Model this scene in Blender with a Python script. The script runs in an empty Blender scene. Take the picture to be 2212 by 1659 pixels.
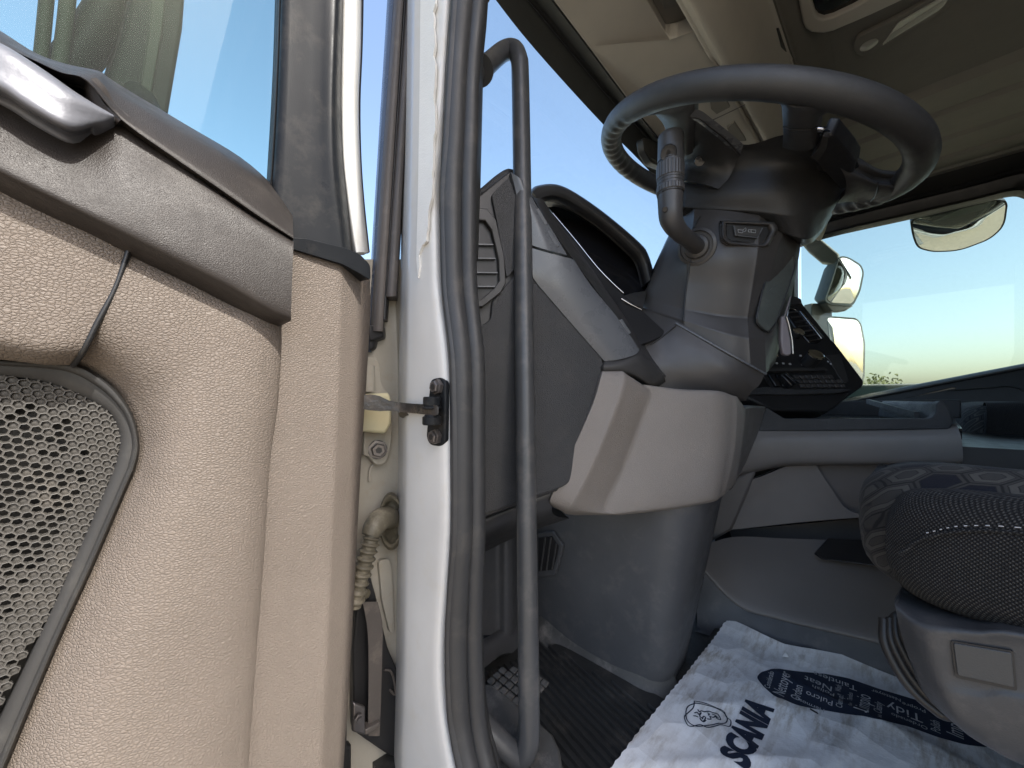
import bpy, bmesh, math, random
from mathutils import Vector, Matrix
random.seed(7)
S = bpy.context.scene
COL = S.collection
R = math.radians

# ------------------------------------------------------------------ camera, sky, sun, exposure
# cab axes: x = across the cab (driver's door at x~0.2, passenger's door at x~2.6), y = towards the windscreen, z = up, cab floor at z = 0
F, U0, V0, CAMZ = 830.0, 1106.0, 860.0, 0.45
PSI = R(45.5); CP, SP = math.cos(PSI), math.sin(PSI)
cd = bpy.data.cameras.new('camera'); cam = bpy.data.objects.new('camera', cd); COL.objects.link(cam)
cam.location = (0, 0, CAMZ); cam.rotation_euler = (R(90), 0, PSI - R(90))
cd.sensor_width = 36; cd.lens = 36 * F / 2212; cd.shift_y = 30.5 / 2212
cd.clip_start = 0.01; cd.clip_end = 3000
S.camera = cam
SUN_EL, SUN_AZ = R(47), R(-88)        # the sun stands behind the cab (direction -y)
w = bpy.data.worlds.new('World'); S.world = w; w.use_nodes = True
nt = w.node_tree; bg = nt.nodes['Background']
sk = nt.nodes.new('ShaderNodeTexSky'); sk.sky_type = 'NISHITA'; sk.sun_disc = False
sk.sun_elevation = SUN_EL; sk.sun_rotation = R(90) - SUN_AZ
sk.air_density = 1.0; sk.dust_density = 2.7; sk.ozone_density = 0.45
nt.links.new(sk.outputs[0], bg.inputs[0]); bg.inputs[1].default_value = 0.15
ld = bpy.data.lights.new('sun', 'SUN'); ld.energy = 2.0; ld.angle = R(0.5); ld.color = (1, 0.97, 0.91)
sun = bpy.data.objects.new('sun', ld); COL.objects.link(sun)
sdir = Vector((math.cos(SUN_AZ) * math.cos(SUN_EL), math.sin(SUN_AZ) * math.cos(SUN_EL), math.sin(SUN_EL)))
sun.rotation_euler = sdir.to_track_quat('Z', 'Y').to_euler(); sun.location = (0, -5, 12)
S.view_settings.view_transform = 'Standard'; S.view_settings.look = 'None'
S.view_settings.exposure = 1.55; S.view_settings.gamma = 1; S.view_settings.use_curve_mapping = False
S.render.engine = 'CYCLES'
S.cycles.max_bounces = 10; S.cycles.diffuse_bounces = 5; S.cycles.glossy_bounces = 4
S.cycles.transmission_bounces = 8; S.cycles.transparent_max_bounces = 12
S.cycles.caustics_reflective = False; S.cycles.caustics_refractive = False
S.cycles.use_denoising = True

# ------------------------------------------------------------------ helpers: where a line of sight meets a real plane of the cab
def W(u, v, x=None, y=None, z=None, d=None):
    a = (u - U0) / F; b = (V0 - v) / F
    if x is not None: d = x / (CP + a * SP)
    elif y is not None: d = y / (SP - a * CP)
    elif z is not None: d = (z - CAMZ) / b
    return Vector((d * (CP + a * SP), d * (SP - a * CP), CAMZ + b * d))
def WP(u, v, p, n):
    q = W(u, v, d=1.0) - Vector((0, 0, CAMZ)); o = Vector((0, 0, CAMZ))
    return o + q * ((Vector(p) - o).dot(Vector(n)) / q.dot(Vector(n)))
def L(pts, **k): return [W(u, v, **k) for u, v in pts]
def Y3(pts): return [W(u, v, y=t) for u, v, t in pts]
def X3(pts): return [W(u, v, x=t) for u, v, t in pts]
def D3(pts): return [W(u, v, d=t) for u, v, t in pts]
def rnd(pts, r=8, n=3):
    out = []; N = len(pts)
    for i in range(N):
        p = Vector(pts[i]); a = Vector(pts[i - 1]) - p; b = Vector(pts[(i + 1) % N]) - p
        la, lb = a.length, b.length
        if la < 1e-6 or lb < 1e-6: continue
        k = min(r, la * .45, lb * .45); A = p + a / la * k; B = p + b / lb * k
        for j in range(n + 1):
            t = j / n; q = A * (1 - t) ** 2 + p * 2 * t * (1 - t) + B * t * t
            out.append(tuple(q))
    return out
def cr(pts, n):                                   # Catmull-Rom through 3D points
    if n <= 1 or len(pts) < 3: return [Vector(p) for p in pts] if n <= 1 else [Vector(pts[0]).lerp(Vector(pts[-1]), i / n) for i in range(n + 1)]
    P = [Vector(p) for p in pts]; out = []
    for i in range(len(P) - 1):
        p1, p2 = P[i], P[i + 1]
        p0 = P[i - 1] if i else p1 * 2 - p2
        p3 = P[i + 2] if i + 2 < len(P) else p2 * 2 - p1
        for j in range(n):
            t = j / n
            out.append(.5 * ((2 * p1) + (p2 - p0) * t + (2 * p0 - 5 * p1 + 4 * p2 - p3) * t * t + (3 * p1 - p0 - 3 * p2 + p3) * t ** 3))
    out.append(P[-1]); return out
def tag(o, label=None, cat=None, group=None, kind=None):
    if label: o['label'] = label
    if cat: o['category'] = cat
    if group: o['group'] = group
    if kind: o['kind'] = kind
    return o
def thing(name, loc, label, cat, group=None):
    o = bpy.data.objects.new(name, None); COL.objects.link(o); o.location = loc; o.empty_display_size = .05
    return tag(o, label, cat, group)
PARW = {}
def wmat(o):
    m = Matrix.Translation(o.location)
    return m
def link(name, me, mat, parent=None, smooth=35):
    o = bpy.data.objects.new(name, me); COL.objects.link(o)
    if mat is not None and not me.materials: me.materials.append(mat)
    if smooth:
        for p in me.polygons: p.use_smooth = True
        me.set_sharp_from_angle(angle=R(smooth))
    if parent is not None:
        o.parent = parent
        root = parent
        while root.parent: root = root.parent
        if parent.parent is None: o.matrix_parent_inverse = Matrix.Translation(root.location).inverted() if root.type == 'EMPTY' else Matrix()
    return o
def bm_obj(name, bm, mat, parent=None, smooth=35):
    bmesh.ops.recalc_face_normals(bm, faces=bm.faces)
    me = bpy.data.meshes.new(name); bm.to_mesh(me); bm.free()
    return link(name, me, mat, parent, smooth)
def bevel_mod(o, wd, seg=2, ang=40):
    m = o.modifiers.new('bevel', 'BEVEL'); m.width = wd; m.segments = seg; m.limit_method = 'ANGLE'; m.angle_limit = R(ang); return o
def add_prism(bm, pts, vec):
    vec = Vector(vec)
    a = [bm.verts.new(p) for p in pts]; b = [bm.verts.new(Vector(p) + vec) for p in pts]
    bm.faces.new(a); bm.faces.new(b[::-1]); n = len(a)
    for i in range(n): bm.faces.new((a[i], b[i], b[(i + 1) % n], a[(i + 1) % n]))
def prism(name, pts, vec, mat, parent=None, bev=0, seg=2, smooth=35):
    bm = bmesh.new(); add_prism(bm, pts, vec)
    o = bm_obj(name, bm, mat, parent, smooth)
    if bev: bevel_mod(o, bev, seg)
    return o
def add_sheet(bm, G, vec=None):
    nr, nc = len(G), len(G[0])
    A = [[bm.verts.new(p) for p in row] for row in G]
    for i in range(nr - 1):
        for j in range(nc - 1): bm.faces.new((A[i][j], A[i][j + 1], A[i + 1][j + 1], A[i + 1][j]))
    if vec is not None:
        vec = Vector(vec)
        B = [[bm.verts.new(Vector(p) + vec) for p in row] for row in G]
        for i in range(nr - 1):
            for j in range(nc - 1): bm.faces.new((B[i][j], B[i + 1][j], B[i + 1][j + 1], B[i][j + 1]))
        rim = [(i, 0) for i in range(nr)] + [(nr - 1, j) for j in range(1, nc)] + [(i, nc - 1) for i in range(nr - 2, -1, -1)] + [(0, j) for j in range(nc - 2, 0, -1)]
        for k in range(len(rim)):
            (i, j), (p, q) = rim[k], rim[(k + 1) % len(rim)]
            bm.faces.new((A[i][j], A[p][q], B[p][q], B[i][j]))
def dense(rows, nu, nv):
    G = [cr(r, nu) for r in rows]
    T = [cr([g[j] for g in G], nv) for j in range(len(G[0]))]
    return [[T[j][i] for j in range(len(T))] for i in range(len(T[0]))]
def sheet(name, rows, vec, mat, parent=None, nu=4, nv=4, smooth=50, bev=0):
    bm = bmesh.new(); add_sheet(bm, dense(rows, nu, nv), vec)
    o = bm_obj(name, bm, mat, parent, smooth)
    if bev: bevel_mod(o, bev, 2, 60)
    return o
def tight(rows, cols, f=.14):
    """extra columns close to each crease column, so that the surface turns there instead of flowing"""
    out = []
    for r in rows:
        q = []
        for i, p in enumerate(r):
            if i in cols and i > 0: q.append(r[i - 1].lerp(p, 1 - f))
            q.append(p)
            if i in cols and i < len(r) - 1: q.append(p.lerp(r[i + 1], f))
        out.append(q)
    return out
def tightrows(rows, idx, f=.14):
    T = [[r[j] for r in rows] for j in range(len(rows[0]))]
    T = tight(T, idx, f)
    return [[c[i] for c in T] for i in range(len(T[0]))]
def add_tube(bm, pts, r, seg=12, cap=True):
    P = [Vector(p) for p in pts]; n = len(P)
    rr = r if isinstance(r, (list, tuple)) else [r] * n
    t0 = (P[1] - P[0]).normalized(); up = Vector((0, 0, 1)) if abs(t0.z) < .9 else Vector((1, 0, 0))
    nrm = t0.cross(up).normalized(); rings = []; prev = t0
    for i in range(n):
        t = (P[min(i + 1, n - 1)] - P[max(i - 1, 0)]).normalized()
        q = prev.rotation_difference(t); nrm = (q @ nrm); nrm = (nrm - t * nrm.dot(t)).normalized(); prev = t
        b = t.cross(nrm)
        rings.append([bm.verts.new(P[i] + (nrm * math.cos(2 * math.pi * k / seg) + b * math.sin(2 * math.pi * k / seg)) * rr[i]) for k in range(seg)])
    for i in range(n - 1):
        for k in range(seg): bm.faces.new((rings[i][k], rings[i][(k + 1) % seg], rings[i + 1][(k + 1) % seg], rings[i + 1][k]))
    if cap: bm.faces.new(rings[0][::-1]); bm.faces.new(rings[-1])
def tube(name, pts, r, mat, parent=None, seg=14, n=6, smooth=50):
    bm = bmesh.new(); P = cr(pts, n) if n > 1 else pts
    rr = r
    if isinstance(r, (list, tuple)) and len(r) != len(P):
        rr = [r[min(int(i / (len(P) - 1) * (len(r) - 1)), len(r) - 2)] * (1 - f) + r[min(int(i / (len(P) - 1) * (len(r) - 1)), len(r) - 2) + 1] * f
              for i in range(len(P)) for f in [(i / (len(P) - 1) * (len(r) - 1)) - min(int(i / (len(P) - 1) * (len(r) - 1)), len(r) - 2)]]
    add_tube(bm, P, rr, seg); return bm_obj(name, bm, mat, parent, smooth)
def add_box(bm, lo, hi):
    x0, y0, z0 = lo; x1, y1, z1 = hi
    add_prism(bm, [(x0, y0, z0), (x1, y0, z0), (x1, y1, z0), (x0, y1, z0)], (0, 0, z1 - z0))
def box(name, lo, hi, mat, parent=None, bev=0):
    bm = bmesh.new(); add_box(bm, lo, hi); o = bm_obj(name, bm, mat, parent)
    if bev: bevel_mod(o, bev)
    return o
def lathe(name, prof, base, axis, mat, parent=None, seg=24, smooth=40):
    bm = bmesh.new(); ax = Vector(axis).normalized(); e = ax.orthogonal().normalized(); f = ax.cross(e); rings = []
    for r, h in prof:
        rings.append([bm.verts.new(Vector(base) + ax * h + (e * math.cos(2 * math.pi * k / seg) + f * math.sin(2 * math.pi * k / seg)) * max(r, 1e-5)) for k in range(seg)])
    for a, b in zip(rings, rings[1:]):
        for k in range(seg): bm.faces.new((a[k], a[(k + 1) % seg], b[(k + 1) % seg], b[k]))
    bm.faces.new(rings[0][::-1]); bm.faces.new(rings[-1])
    return bm_obj(name, bm, mat, parent, smooth)
def upto(rows, z):
    r, near = [], []
    for a, b in zip(rows[0], rows[1]):
        dv = (a - b).normalized(); dv = Vector((dv.x * .3, dv.y * .3, 1 if dv.z > 0 else -1)).normalized(); r.append(a + dv * ((z - a.z) / dv.z)); near.append(a + (a - b) * .3)
    return [r, near] + rows
def downto(rows, z): return upto(rows[::-1], z)[::-1]
def loft(name, secs, mat, parent=None, n=1, smooth=45):
    """closed sections (same count) joined into a solid with end caps"""
    if n > 1:
        T = [cr([s[j] for s in secs], n) for j in range(len(secs[0]))]
        secs = [[T[j][i] for j in range(len(T))] for i in range(len(T[0]))]
    bm = bmesh.new(); rings = [[bm.verts.new(p) for p in s] for s in secs]; m = len(rings[0])
    for a, b in zip(rings, rings[1:]):
        for k in range(m): bm.faces.new((a[k], a[(k + 1) % m], b[(k + 1) % m], b[k]))
    bm.faces.new(rings[0][::-1]); bm.faces.new(rings[-1])
    return bm_obj(name, bm, mat, parent, smooth)

# ------------------------------------------------------------------ materials
def new_mat(name):
    m = bpy.data.materials.new(name); m.use_nodes = True
    return m, m.node_tree, m.node_tree.nodes['Principled BSDF']
def N(t, ty, **k):
    n = t.nodes.new(ty)
    for a, b in k.items(): setattr(n, a, b)
    return n
def setin(n, **k):
    for a, b in k.items(): n.inputs[a.replace('_', ' ')].default_value = b
def noise(t, co, scale, detail=3, rough=.55):
    n = N(t, 'ShaderNodeTexNoise'); setin(n, Scale=scale, Detail=detail, Roughness=rough); t.links.new(co, n.inputs['Vector']); return n.outputs['Fac']
def ramp(t, fac, stops):
    r = N(t, 'ShaderNodeValToRGB'); e = r.color_ramp.elements
    while len(e) < len(stops): e.new(.5)
    for i, (p, c) in enumerate(stops):
        e[i].position = p; e[i].color = c if len(c) == 4 else (*c, 1)
    t.links.new(fac, r.inputs[0]); return r.outputs[0]
def mixc(t, fac, a, b, mode='MIX'):
    m = N(t, 'ShaderNodeMix', data_type='RGBA', blend_type=mode)
    for s, val in ((0, fac), (6, a), (7, b)):
        if isinstance(val, (int, float)): m.inputs[s].default_value = val
        elif isinstance(val, tuple): m.inputs[s].default_value = (*val, 1) if len(val) == 3 else val
        else: t.links.new(val, m.inputs[s])
    return m.outputs[2]
def bump(t, h, strength, dist, prev=None):
    b = N(t, 'ShaderNodeBump'); b.inputs['Strength'].default_value = strength; b.inputs['Distance'].default_value = dist
    t.links.new(h, b.inputs['Height'])
    if prev is not None: t.links.new(prev, b.inputs['Normal'])
    return b.outputs[0]
def plastic(name, col, rough=.5, grain=0, gs=500, spec=.5, mottling=.12, dust=0, dustcol=(.33, .29, .24), leather=0, metal=0, coat=0):
    m, t, p = new_mat(name)
    co = N(t, 'ShaderNodeTexCoord').outputs['Object']
    n1 = noise(t, co, 9, 5, .6)
    f = N(t, 'ShaderNodeMapRange'); setin(f, From_Min=.3, From_Max=.7, To_Min=1 - mottling, To_Max=1 + mottling); t.links.new(n1, f.inputs[0])
    c = N(t, 'ShaderNodeVectorMath', operation='SCALE'); c.inputs[0].default_value = col; t.links.new(f.outputs[0], c.inputs['Scale'])
    cc = c.outputs[0]
    if dust:
        n2 = noise(t, co, 26, 8, .7)
        fac = ramp(t, n2, [(.52, (0, 0, 0)), (.78, (dust, dust, dust))])
        cc = mixc(t, fac, cc, dustcol)
    t.links.new(cc, p.inputs['Base Color'])
    n3 = noise(t, co, 45, 4, .65)
    rr = N(t, 'ShaderNodeMapRange'); setin(rr, From_Min=.3, From_Max=.7, To_Min=max(0, rough - .07), To_Max=min(1, rough + .09)); t.links.new(n3, rr.inputs[0])
    t.links.new(rr.outputs[0], p.inputs['Roughness'])
    setin(p, Metallic=metal); p.inputs['Specular IOR Level'].default_value = spec
    if coat: p.inputs['Coat Weight'].default_value = coat; p.inputs['Coat Roughness'].default_value = .06
    nr = None
    if leather:
        wv = N(t, 'ShaderNodeTexNoise'); setin(wv, Scale=gs * .5, Detail=1); t.links.new(co, wv.inputs['Vector'])
        mm = N(t, 'ShaderNodeVectorMath', operation='MULTIPLY_ADD'); t.links.new(wv.outputs['Color'], mm.inputs[0]); mm.inputs[1].default_value = (.9 / gs,) * 3; t.links.new(co, mm.inputs[2])
        mz = N(t, 'ShaderNodeMapping'); mz.inputs['Scale'].default_value = (.8, .8, 1.15); t.links.new(mm.outputs[0], mz.inputs[0])
        v = N(t, 'ShaderNodeTexVoronoi', feature='DISTANCE_TO_EDGE'); setin(v, Scale=gs, Randomness=.9); t.links.new(mz.outputs[0], v.inputs['Vector'])
        hh = ramp(t, v.outputs['Distance'], [(0, (0, 0, 0)), (.10, (.62, .62, .62)), (.30, (1, 1, 1))])
        nr = bump(t, hh, leather, .35 / gs)
    if grain:
        nr = bump(t, noise(t, co, gs * 2.2 if leather else gs, 2, .5), grain, .5 / gs, nr)
    if nr is not None: t.links.new(nr, p.inputs['Normal'])
    return m
M = {}
M['leather'] = plastic('beige leathergrain', (.178, .149, .126), .48, .1, 480, .25, .07, .14, (.21, .185, .158), leather=.7)
M['armrest'] = plastic('brown grey soft plastic', (.028, .0235, .0212), .38, .8, 1500, .30, .1, .16, (.17, .15, .13))
M['frame'] = plastic('dark grey frame plastic', (.013, .0145, .017), .34, .2, 1300, .12, .1, .10)
M['speakerrim'] = plastic('dark speaker rim', (.042, .041, .040), .5, .2, 1500, .3, .1, .3, (.16, .15, .13))
M['speaker'] = plastic('grey speaker plastic', (.085, .080, .073), .5, .2, 1500, .3, .1, .3)
M['black'] = plastic('black plastic', (.018, .018, .019), .42, .1, 1200, .5, .15)
M['glossblack'] = plastic('gloss black plastic', (.012, .012, .014), .12, 0, 500, .6, .1)
M['alu'] = plastic('satin aluminium', (.15, .155, .175), .45, .12, 300, .4, .15, .35, (.27, .27, .27), metal=.2)
M['white'] = plastic('white cab paint', (.55, .55, .54), .36, 0, 300, .4, .05, .45, (.50, .46, .37), coat=.2)
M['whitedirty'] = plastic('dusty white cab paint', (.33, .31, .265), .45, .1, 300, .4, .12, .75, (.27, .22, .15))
M['cream'] = plastic('cream cavity wax paint', (.48, .44, .29), .4, 0, 300, .5, .1, .4, (.6, .5, .3))
M['sunlit_patch'] = plastic('white sunlit paint', (.74, .74, .72), .55, .5, 700, .3, .05, .1, (.55, .52, .45))  # brighter white: sunshine on the pillar put into the colour
M['fairing'] = plastic('blue grey trim', (.06, .075, .11), .22, 0, 300, .5, .1)
M['channel'] = plastic('dusty channel rubber', (.085, .075, .068), .5, .1, 400, .4, .15, .5, (.26, .22, .18))
M['rubber'] = plastic('dark seal rubber', (.034, .035, .037), .48, .2, 700, .45, .12, .22, (.20, .18, .15))
M['handle'] = plastic('charcoal coated tube', (.058, .060, .063), .36, .25, 1100, .5, .12, .4, (.22, .20, .18))
M['dash'] = plastic('charcoal grained dash', (.040, .041, .043), .5, .25, 480, .45, .08, .06, leather=.5)
M['dashsmooth'] = plastic('charcoal smooth dash', (.038, .037, .0365), .42, .12, 1200, .5, .08)
M['satin'] = plastic('satin grey strip', (.108, .114, .124), .28, .05, 800, .55, .05)
M['knee'] = plastic('grey beige knee panel', (.225, .20, .178), .50, .2, 520, .45, .05, .05, leather=.4)
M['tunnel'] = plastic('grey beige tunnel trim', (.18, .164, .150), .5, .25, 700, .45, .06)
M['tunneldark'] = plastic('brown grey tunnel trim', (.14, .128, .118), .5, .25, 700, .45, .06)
M['kick'] = plastic('charcoal kick panel', (.068, .069, .072), .5, .2, 900, .45, .1, .28, (.22, .2, .18))
M['mat'] = plastic('black rubber mat', (.026, .026, .025), .42, .15, 600, .5, .2, .5, (.15, .13, .11))
M['matdusty'] = plastic('dusty rubber pad', (.085, .083, .078), .7, .3, 300, .3, .3, .9, (.24, .22, .20))
M['wheel'] = plastic('worn wheel leather', (.040, .040, .041), .42, .2, 900, .5, .15, .12, (.16, .15, .14), leather=.35)
M['hub'] = plastic('charcoal wheel hub', (.030, .030, .0305), .38, .2, 650, .5, .08, leather=.35)
M['column'] = plastic('charcoal column shroud', (.054, .051, .050), .42, .18, 1300, .5, .06)
M['stalk'] = plastic('charcoal stalk', (.055, .053, .053), .4, .12, 1400, .5, .08)
M['greenish'] = plastic('worn ignition pad', (.075, .085, .08), .5, .3, 200, .4, .3, .5, (.14, .15, .14))
M['lining'] = plastic('brown ribbed lining', (.22, .21, .19), .85, .5, 900, .2, .05)
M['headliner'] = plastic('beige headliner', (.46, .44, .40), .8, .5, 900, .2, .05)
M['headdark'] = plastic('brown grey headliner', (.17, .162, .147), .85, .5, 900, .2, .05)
M['pillartrim'] = plastic('charcoal header trim', (.045, .047, .046), .55, .2, 900, .4, .08)
M['gold'] = plastic('dusty conduit', (.10, .088, .062), .5, .3, 300, .4, .15, .7, (.45, .40, .30))
M['steel'] = plastic('dark steel', (.16, .15, .15), .35, .1, 400, .5, .2, .3, (.2, .17, .13), metal=.8)
M['strap'] = plastic('greasy black steel', (.03, .028, .027), .3, .3, 200, .5, .3, .5, (.22, .17, .13))
M['chrome'] = plastic('chrome', (.8, .8, .82), .08, 0, 300, .5, .02, metal=1)
M['silver'] = plastic('silver edge', (.55, .56, .58), .2, 0, 300, .5, .05, metal=1)
M['keygrey'] = plastic('mauve grey fob', (.20, .18, .19), .5, .2, 800, .4, .1)
M['mirrorgrey'] = plastic('grey mirror arm', (.26, .265, .26), .5, .1, 400, .4, .1)
M['ink'] = plastic('white ink', (.55, .56, .56), .6, 0, 300, .3, .02)
M['printwhite'] = plastic('white symbol ink', (.45, .46, .47), .5, 0, 300, .3, .02)
M['navyink'] = plastic('navy print ink', (.020, .028, .050), .55, 0, 300, .3, .15, .35, (.10, .10, .11))
M['lens'] = plastic('ribbed lamp lens', (.34, .34, .31), .15, 0, 300, .5, .03)
M['lilac'] = plastic('lilac stitching', (.4, .4, .42), .6, 0, 300, .3, .02)

def mirror_mat():
    m, t, p = new_mat('mirror glass'); setin(p, Metallic=1, Roughness=.02); p.inputs['Base Color'].default_value = (.86, .88, .88, 1); return m
M['mirror'] = mirror_mat()
def glass_mat(name, tint, refl=1.0, dirt=.03):
    m, t, p = new_mat(name); t.nodes.remove(p); out = t.nodes['Material Output']
    tr = N(t, 'ShaderNodeBsdfTransparent'); tr.inputs[0].default_value = (*tint, 1)
    gl = N(t, 'ShaderNodeBsdfGlossy'); gl.inputs['Roughness'].default_value = .01
    df = N(t, 'ShaderNodeBsdfDiffuse'); df.inputs[0].default_value = (.5, .52, .5, 1)
    lw = N(t, 'ShaderNodeLayerWeight'); lw.inputs[0].default_value = .5
    pw = N(t, 'ShaderNodeMath', operation='POWER'); pw.inputs[1].default_value = 5; t.links.new(lw.outputs['Facing'], pw.inputs[0])
    fr = N(t, 'ShaderNodeMath', operation='MULTIPLY_ADD'); fr.inputs[1].default_value = .95 * refl; fr.inputs[2].default_value = .04 * refl; t.links.new(pw.outputs[0], fr.inputs[0])
    co = N(t, 'ShaderNodeTexCoord').outputs['Object']
    mx = N(t, 'ShaderNodeMixShader'); t.links.new(fr.outputs[0], mx.inputs[0]); t.links.new(tr.outputs[0], mx.inputs[1]); t.links.new(gl.outputs[0], mx.inputs[2])
    dm = ramp(t, noise(t, co, 60, 6, .75), [(.5, (dirt, dirt, dirt)), (.85, (dirt * 5, dirt * 5, dirt * 5))])
    m2 = N(t, 'ShaderNodeMixShader'); t.links.new(dm, m2.inputs[0]); t.links.new(mx.outputs[0], m2.inputs[1]); t.links.new(df.outputs[0], m2.inputs[2])
    t.links.new(m2.outputs[0], out.inputs[0]); return m
M['glass'] = glass_mat('door glass', (.78, .88, .84), .22, .0010)
M['sideglass'] = glass_mat('side glass', (.74, .80, .75), 1, .006)
M['clear'] = glass_mat('windscreen glass', (.94, .98, .97), 1, .010)

def ground_mat():
    m, t, p = new_mat('sandy yard'); co = N(t, 'ShaderNodeTexCoord').outputs['Object']
    a = noise(t, co, .35, 8, .6); b = noise(t, co, 6, 6, .7)
    c = mixc(t, a, (.30, .25, .185), (.42, .36, .27)); c = mixc(t, ramp(t, b, [(.4, (0, 0, 0)), (.7, (.5, .5, .5))]), c, (.24, .20, .15))
    t.links.new(c, p.inputs['Base Color']); setin(p, Roughness=.95)
    t.links.new(bump(t, b, .5, .03), p.inputs['Normal']); return m
M['ground'] = ground_mat()
def paper_mat():
    m, t, p = new_mat('soiled white paper'); co = N(t, 'ShaderNodeTexCoord').outputs['Object']
    mp = N(t, 'ShaderNodeMapping'); mp.inputs['Scale'].default_value = (14, 60, 14); mp.inputs['Rotation'].default_value = (0, 0, R(35)); t.links.new(co, mp.inputs[0])
    a = noise(t, mp.outputs[0], 1.2, 6, .7); b = noise(t, co, 5, 3, .6)
    f1 = ramp(t, a, [(.45, (0, 0, 0)), (.62, (1, 1, 1))]); f2 = ramp(t, b, [(.40, (0, 0, 0)), (.60, (.85, .85, .85))])
    mm = N(t, 'ShaderNodeMath', operation='MULTIPLY'); t.links.new(f1, mm.inputs[0]); t.links.new(f2, mm.inputs[1])
    c = mixc(t, mm.outputs[0], (.86, .855, .84), (.40, .34, .26))
    t.links.new(c, p.inputs['Base Color']); setin(p, Roughness=.6)
    v = N(t, 'ShaderNodeTexVoronoi', feature='F1'); setin(v, Scale=16.0, Randomness=1.0); t.links.new(co, v.inputs['Vector'])
    n1 = bump(t, v.outputs['Distance'], .35, .02)
    t.links.new(bump(t, noise(t, co, 40, 5, .6), .25, .006, n1), p.inputs['Normal']); return m
M['paper'] = paper_mat()
def weave_mat():
    m, t, p = new_mat('dotted seat weave'); co = N(t, 'ShaderNodeTexCoord').outputs['Object']
    nz = N(t, 'ShaderNodeTexNoise'); setin(nz, Scale=18.0, Detail=2.0); t.links.new(co, nz.inputs['Vector'])
    ad = N(t, 'ShaderNodeVectorMath', operation='MULTIPLY_ADD'); t.links.new(nz.outputs['Color'], ad.inputs[0]); ad.inputs[1].default_value = (.004, .004, .004); t.links.new(co, ad.inputs[2])
    sp = N(t, 'ShaderNodeSeparateXYZ'); t.links.new(ad.outputs[0], sp.inputs[0])
    def mth(op, a, b=None):
        q = N(t, 'ShaderNodeMath', operation=op)
        for i, s in enumerate((a, b)):
            if s is None: continue
            if isinstance(s, (int, float)): q.inputs[i].default_value = s
            else: t.links.new(s, q.inputs[i])
        return q.outputs[0]
    a = mth('ADD', sp.outputs[1], mth('MULTIPLY', sp.outputs[0], .9))
    sy = mth('SINE', mth('MULTIPLY', a, 2 * math.pi / .0029)); sz = mth('SINE', mth('MULTIPLY', sp.outputs[2], 2 * math.pi / .0029))
    pr = mth('MULTIPLY', sy, sz); mk = ramp(t, pr, [(.15, (0, 0, 0)), (.6, (1, 1, 1))])
    nn = noise(t, co, 300, 2, .5); mk2 = mth('MULTIPLY', mk, nn)
    c = mixc(t, mk2, (.011, .011, .012), (.10, .098, .092)); t.links.new(c, p.inputs['Base Color'])
    setin(p, Roughness=.9); p.inputs['Specular IOR Level'].default_value = .15; p.inputs['Sheen Weight'].default_value = .05
    t.links.new(bump(t, pr, .5, .0012), p.inputs['Normal']); return m
M['weave'] = weave_mat()
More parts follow.
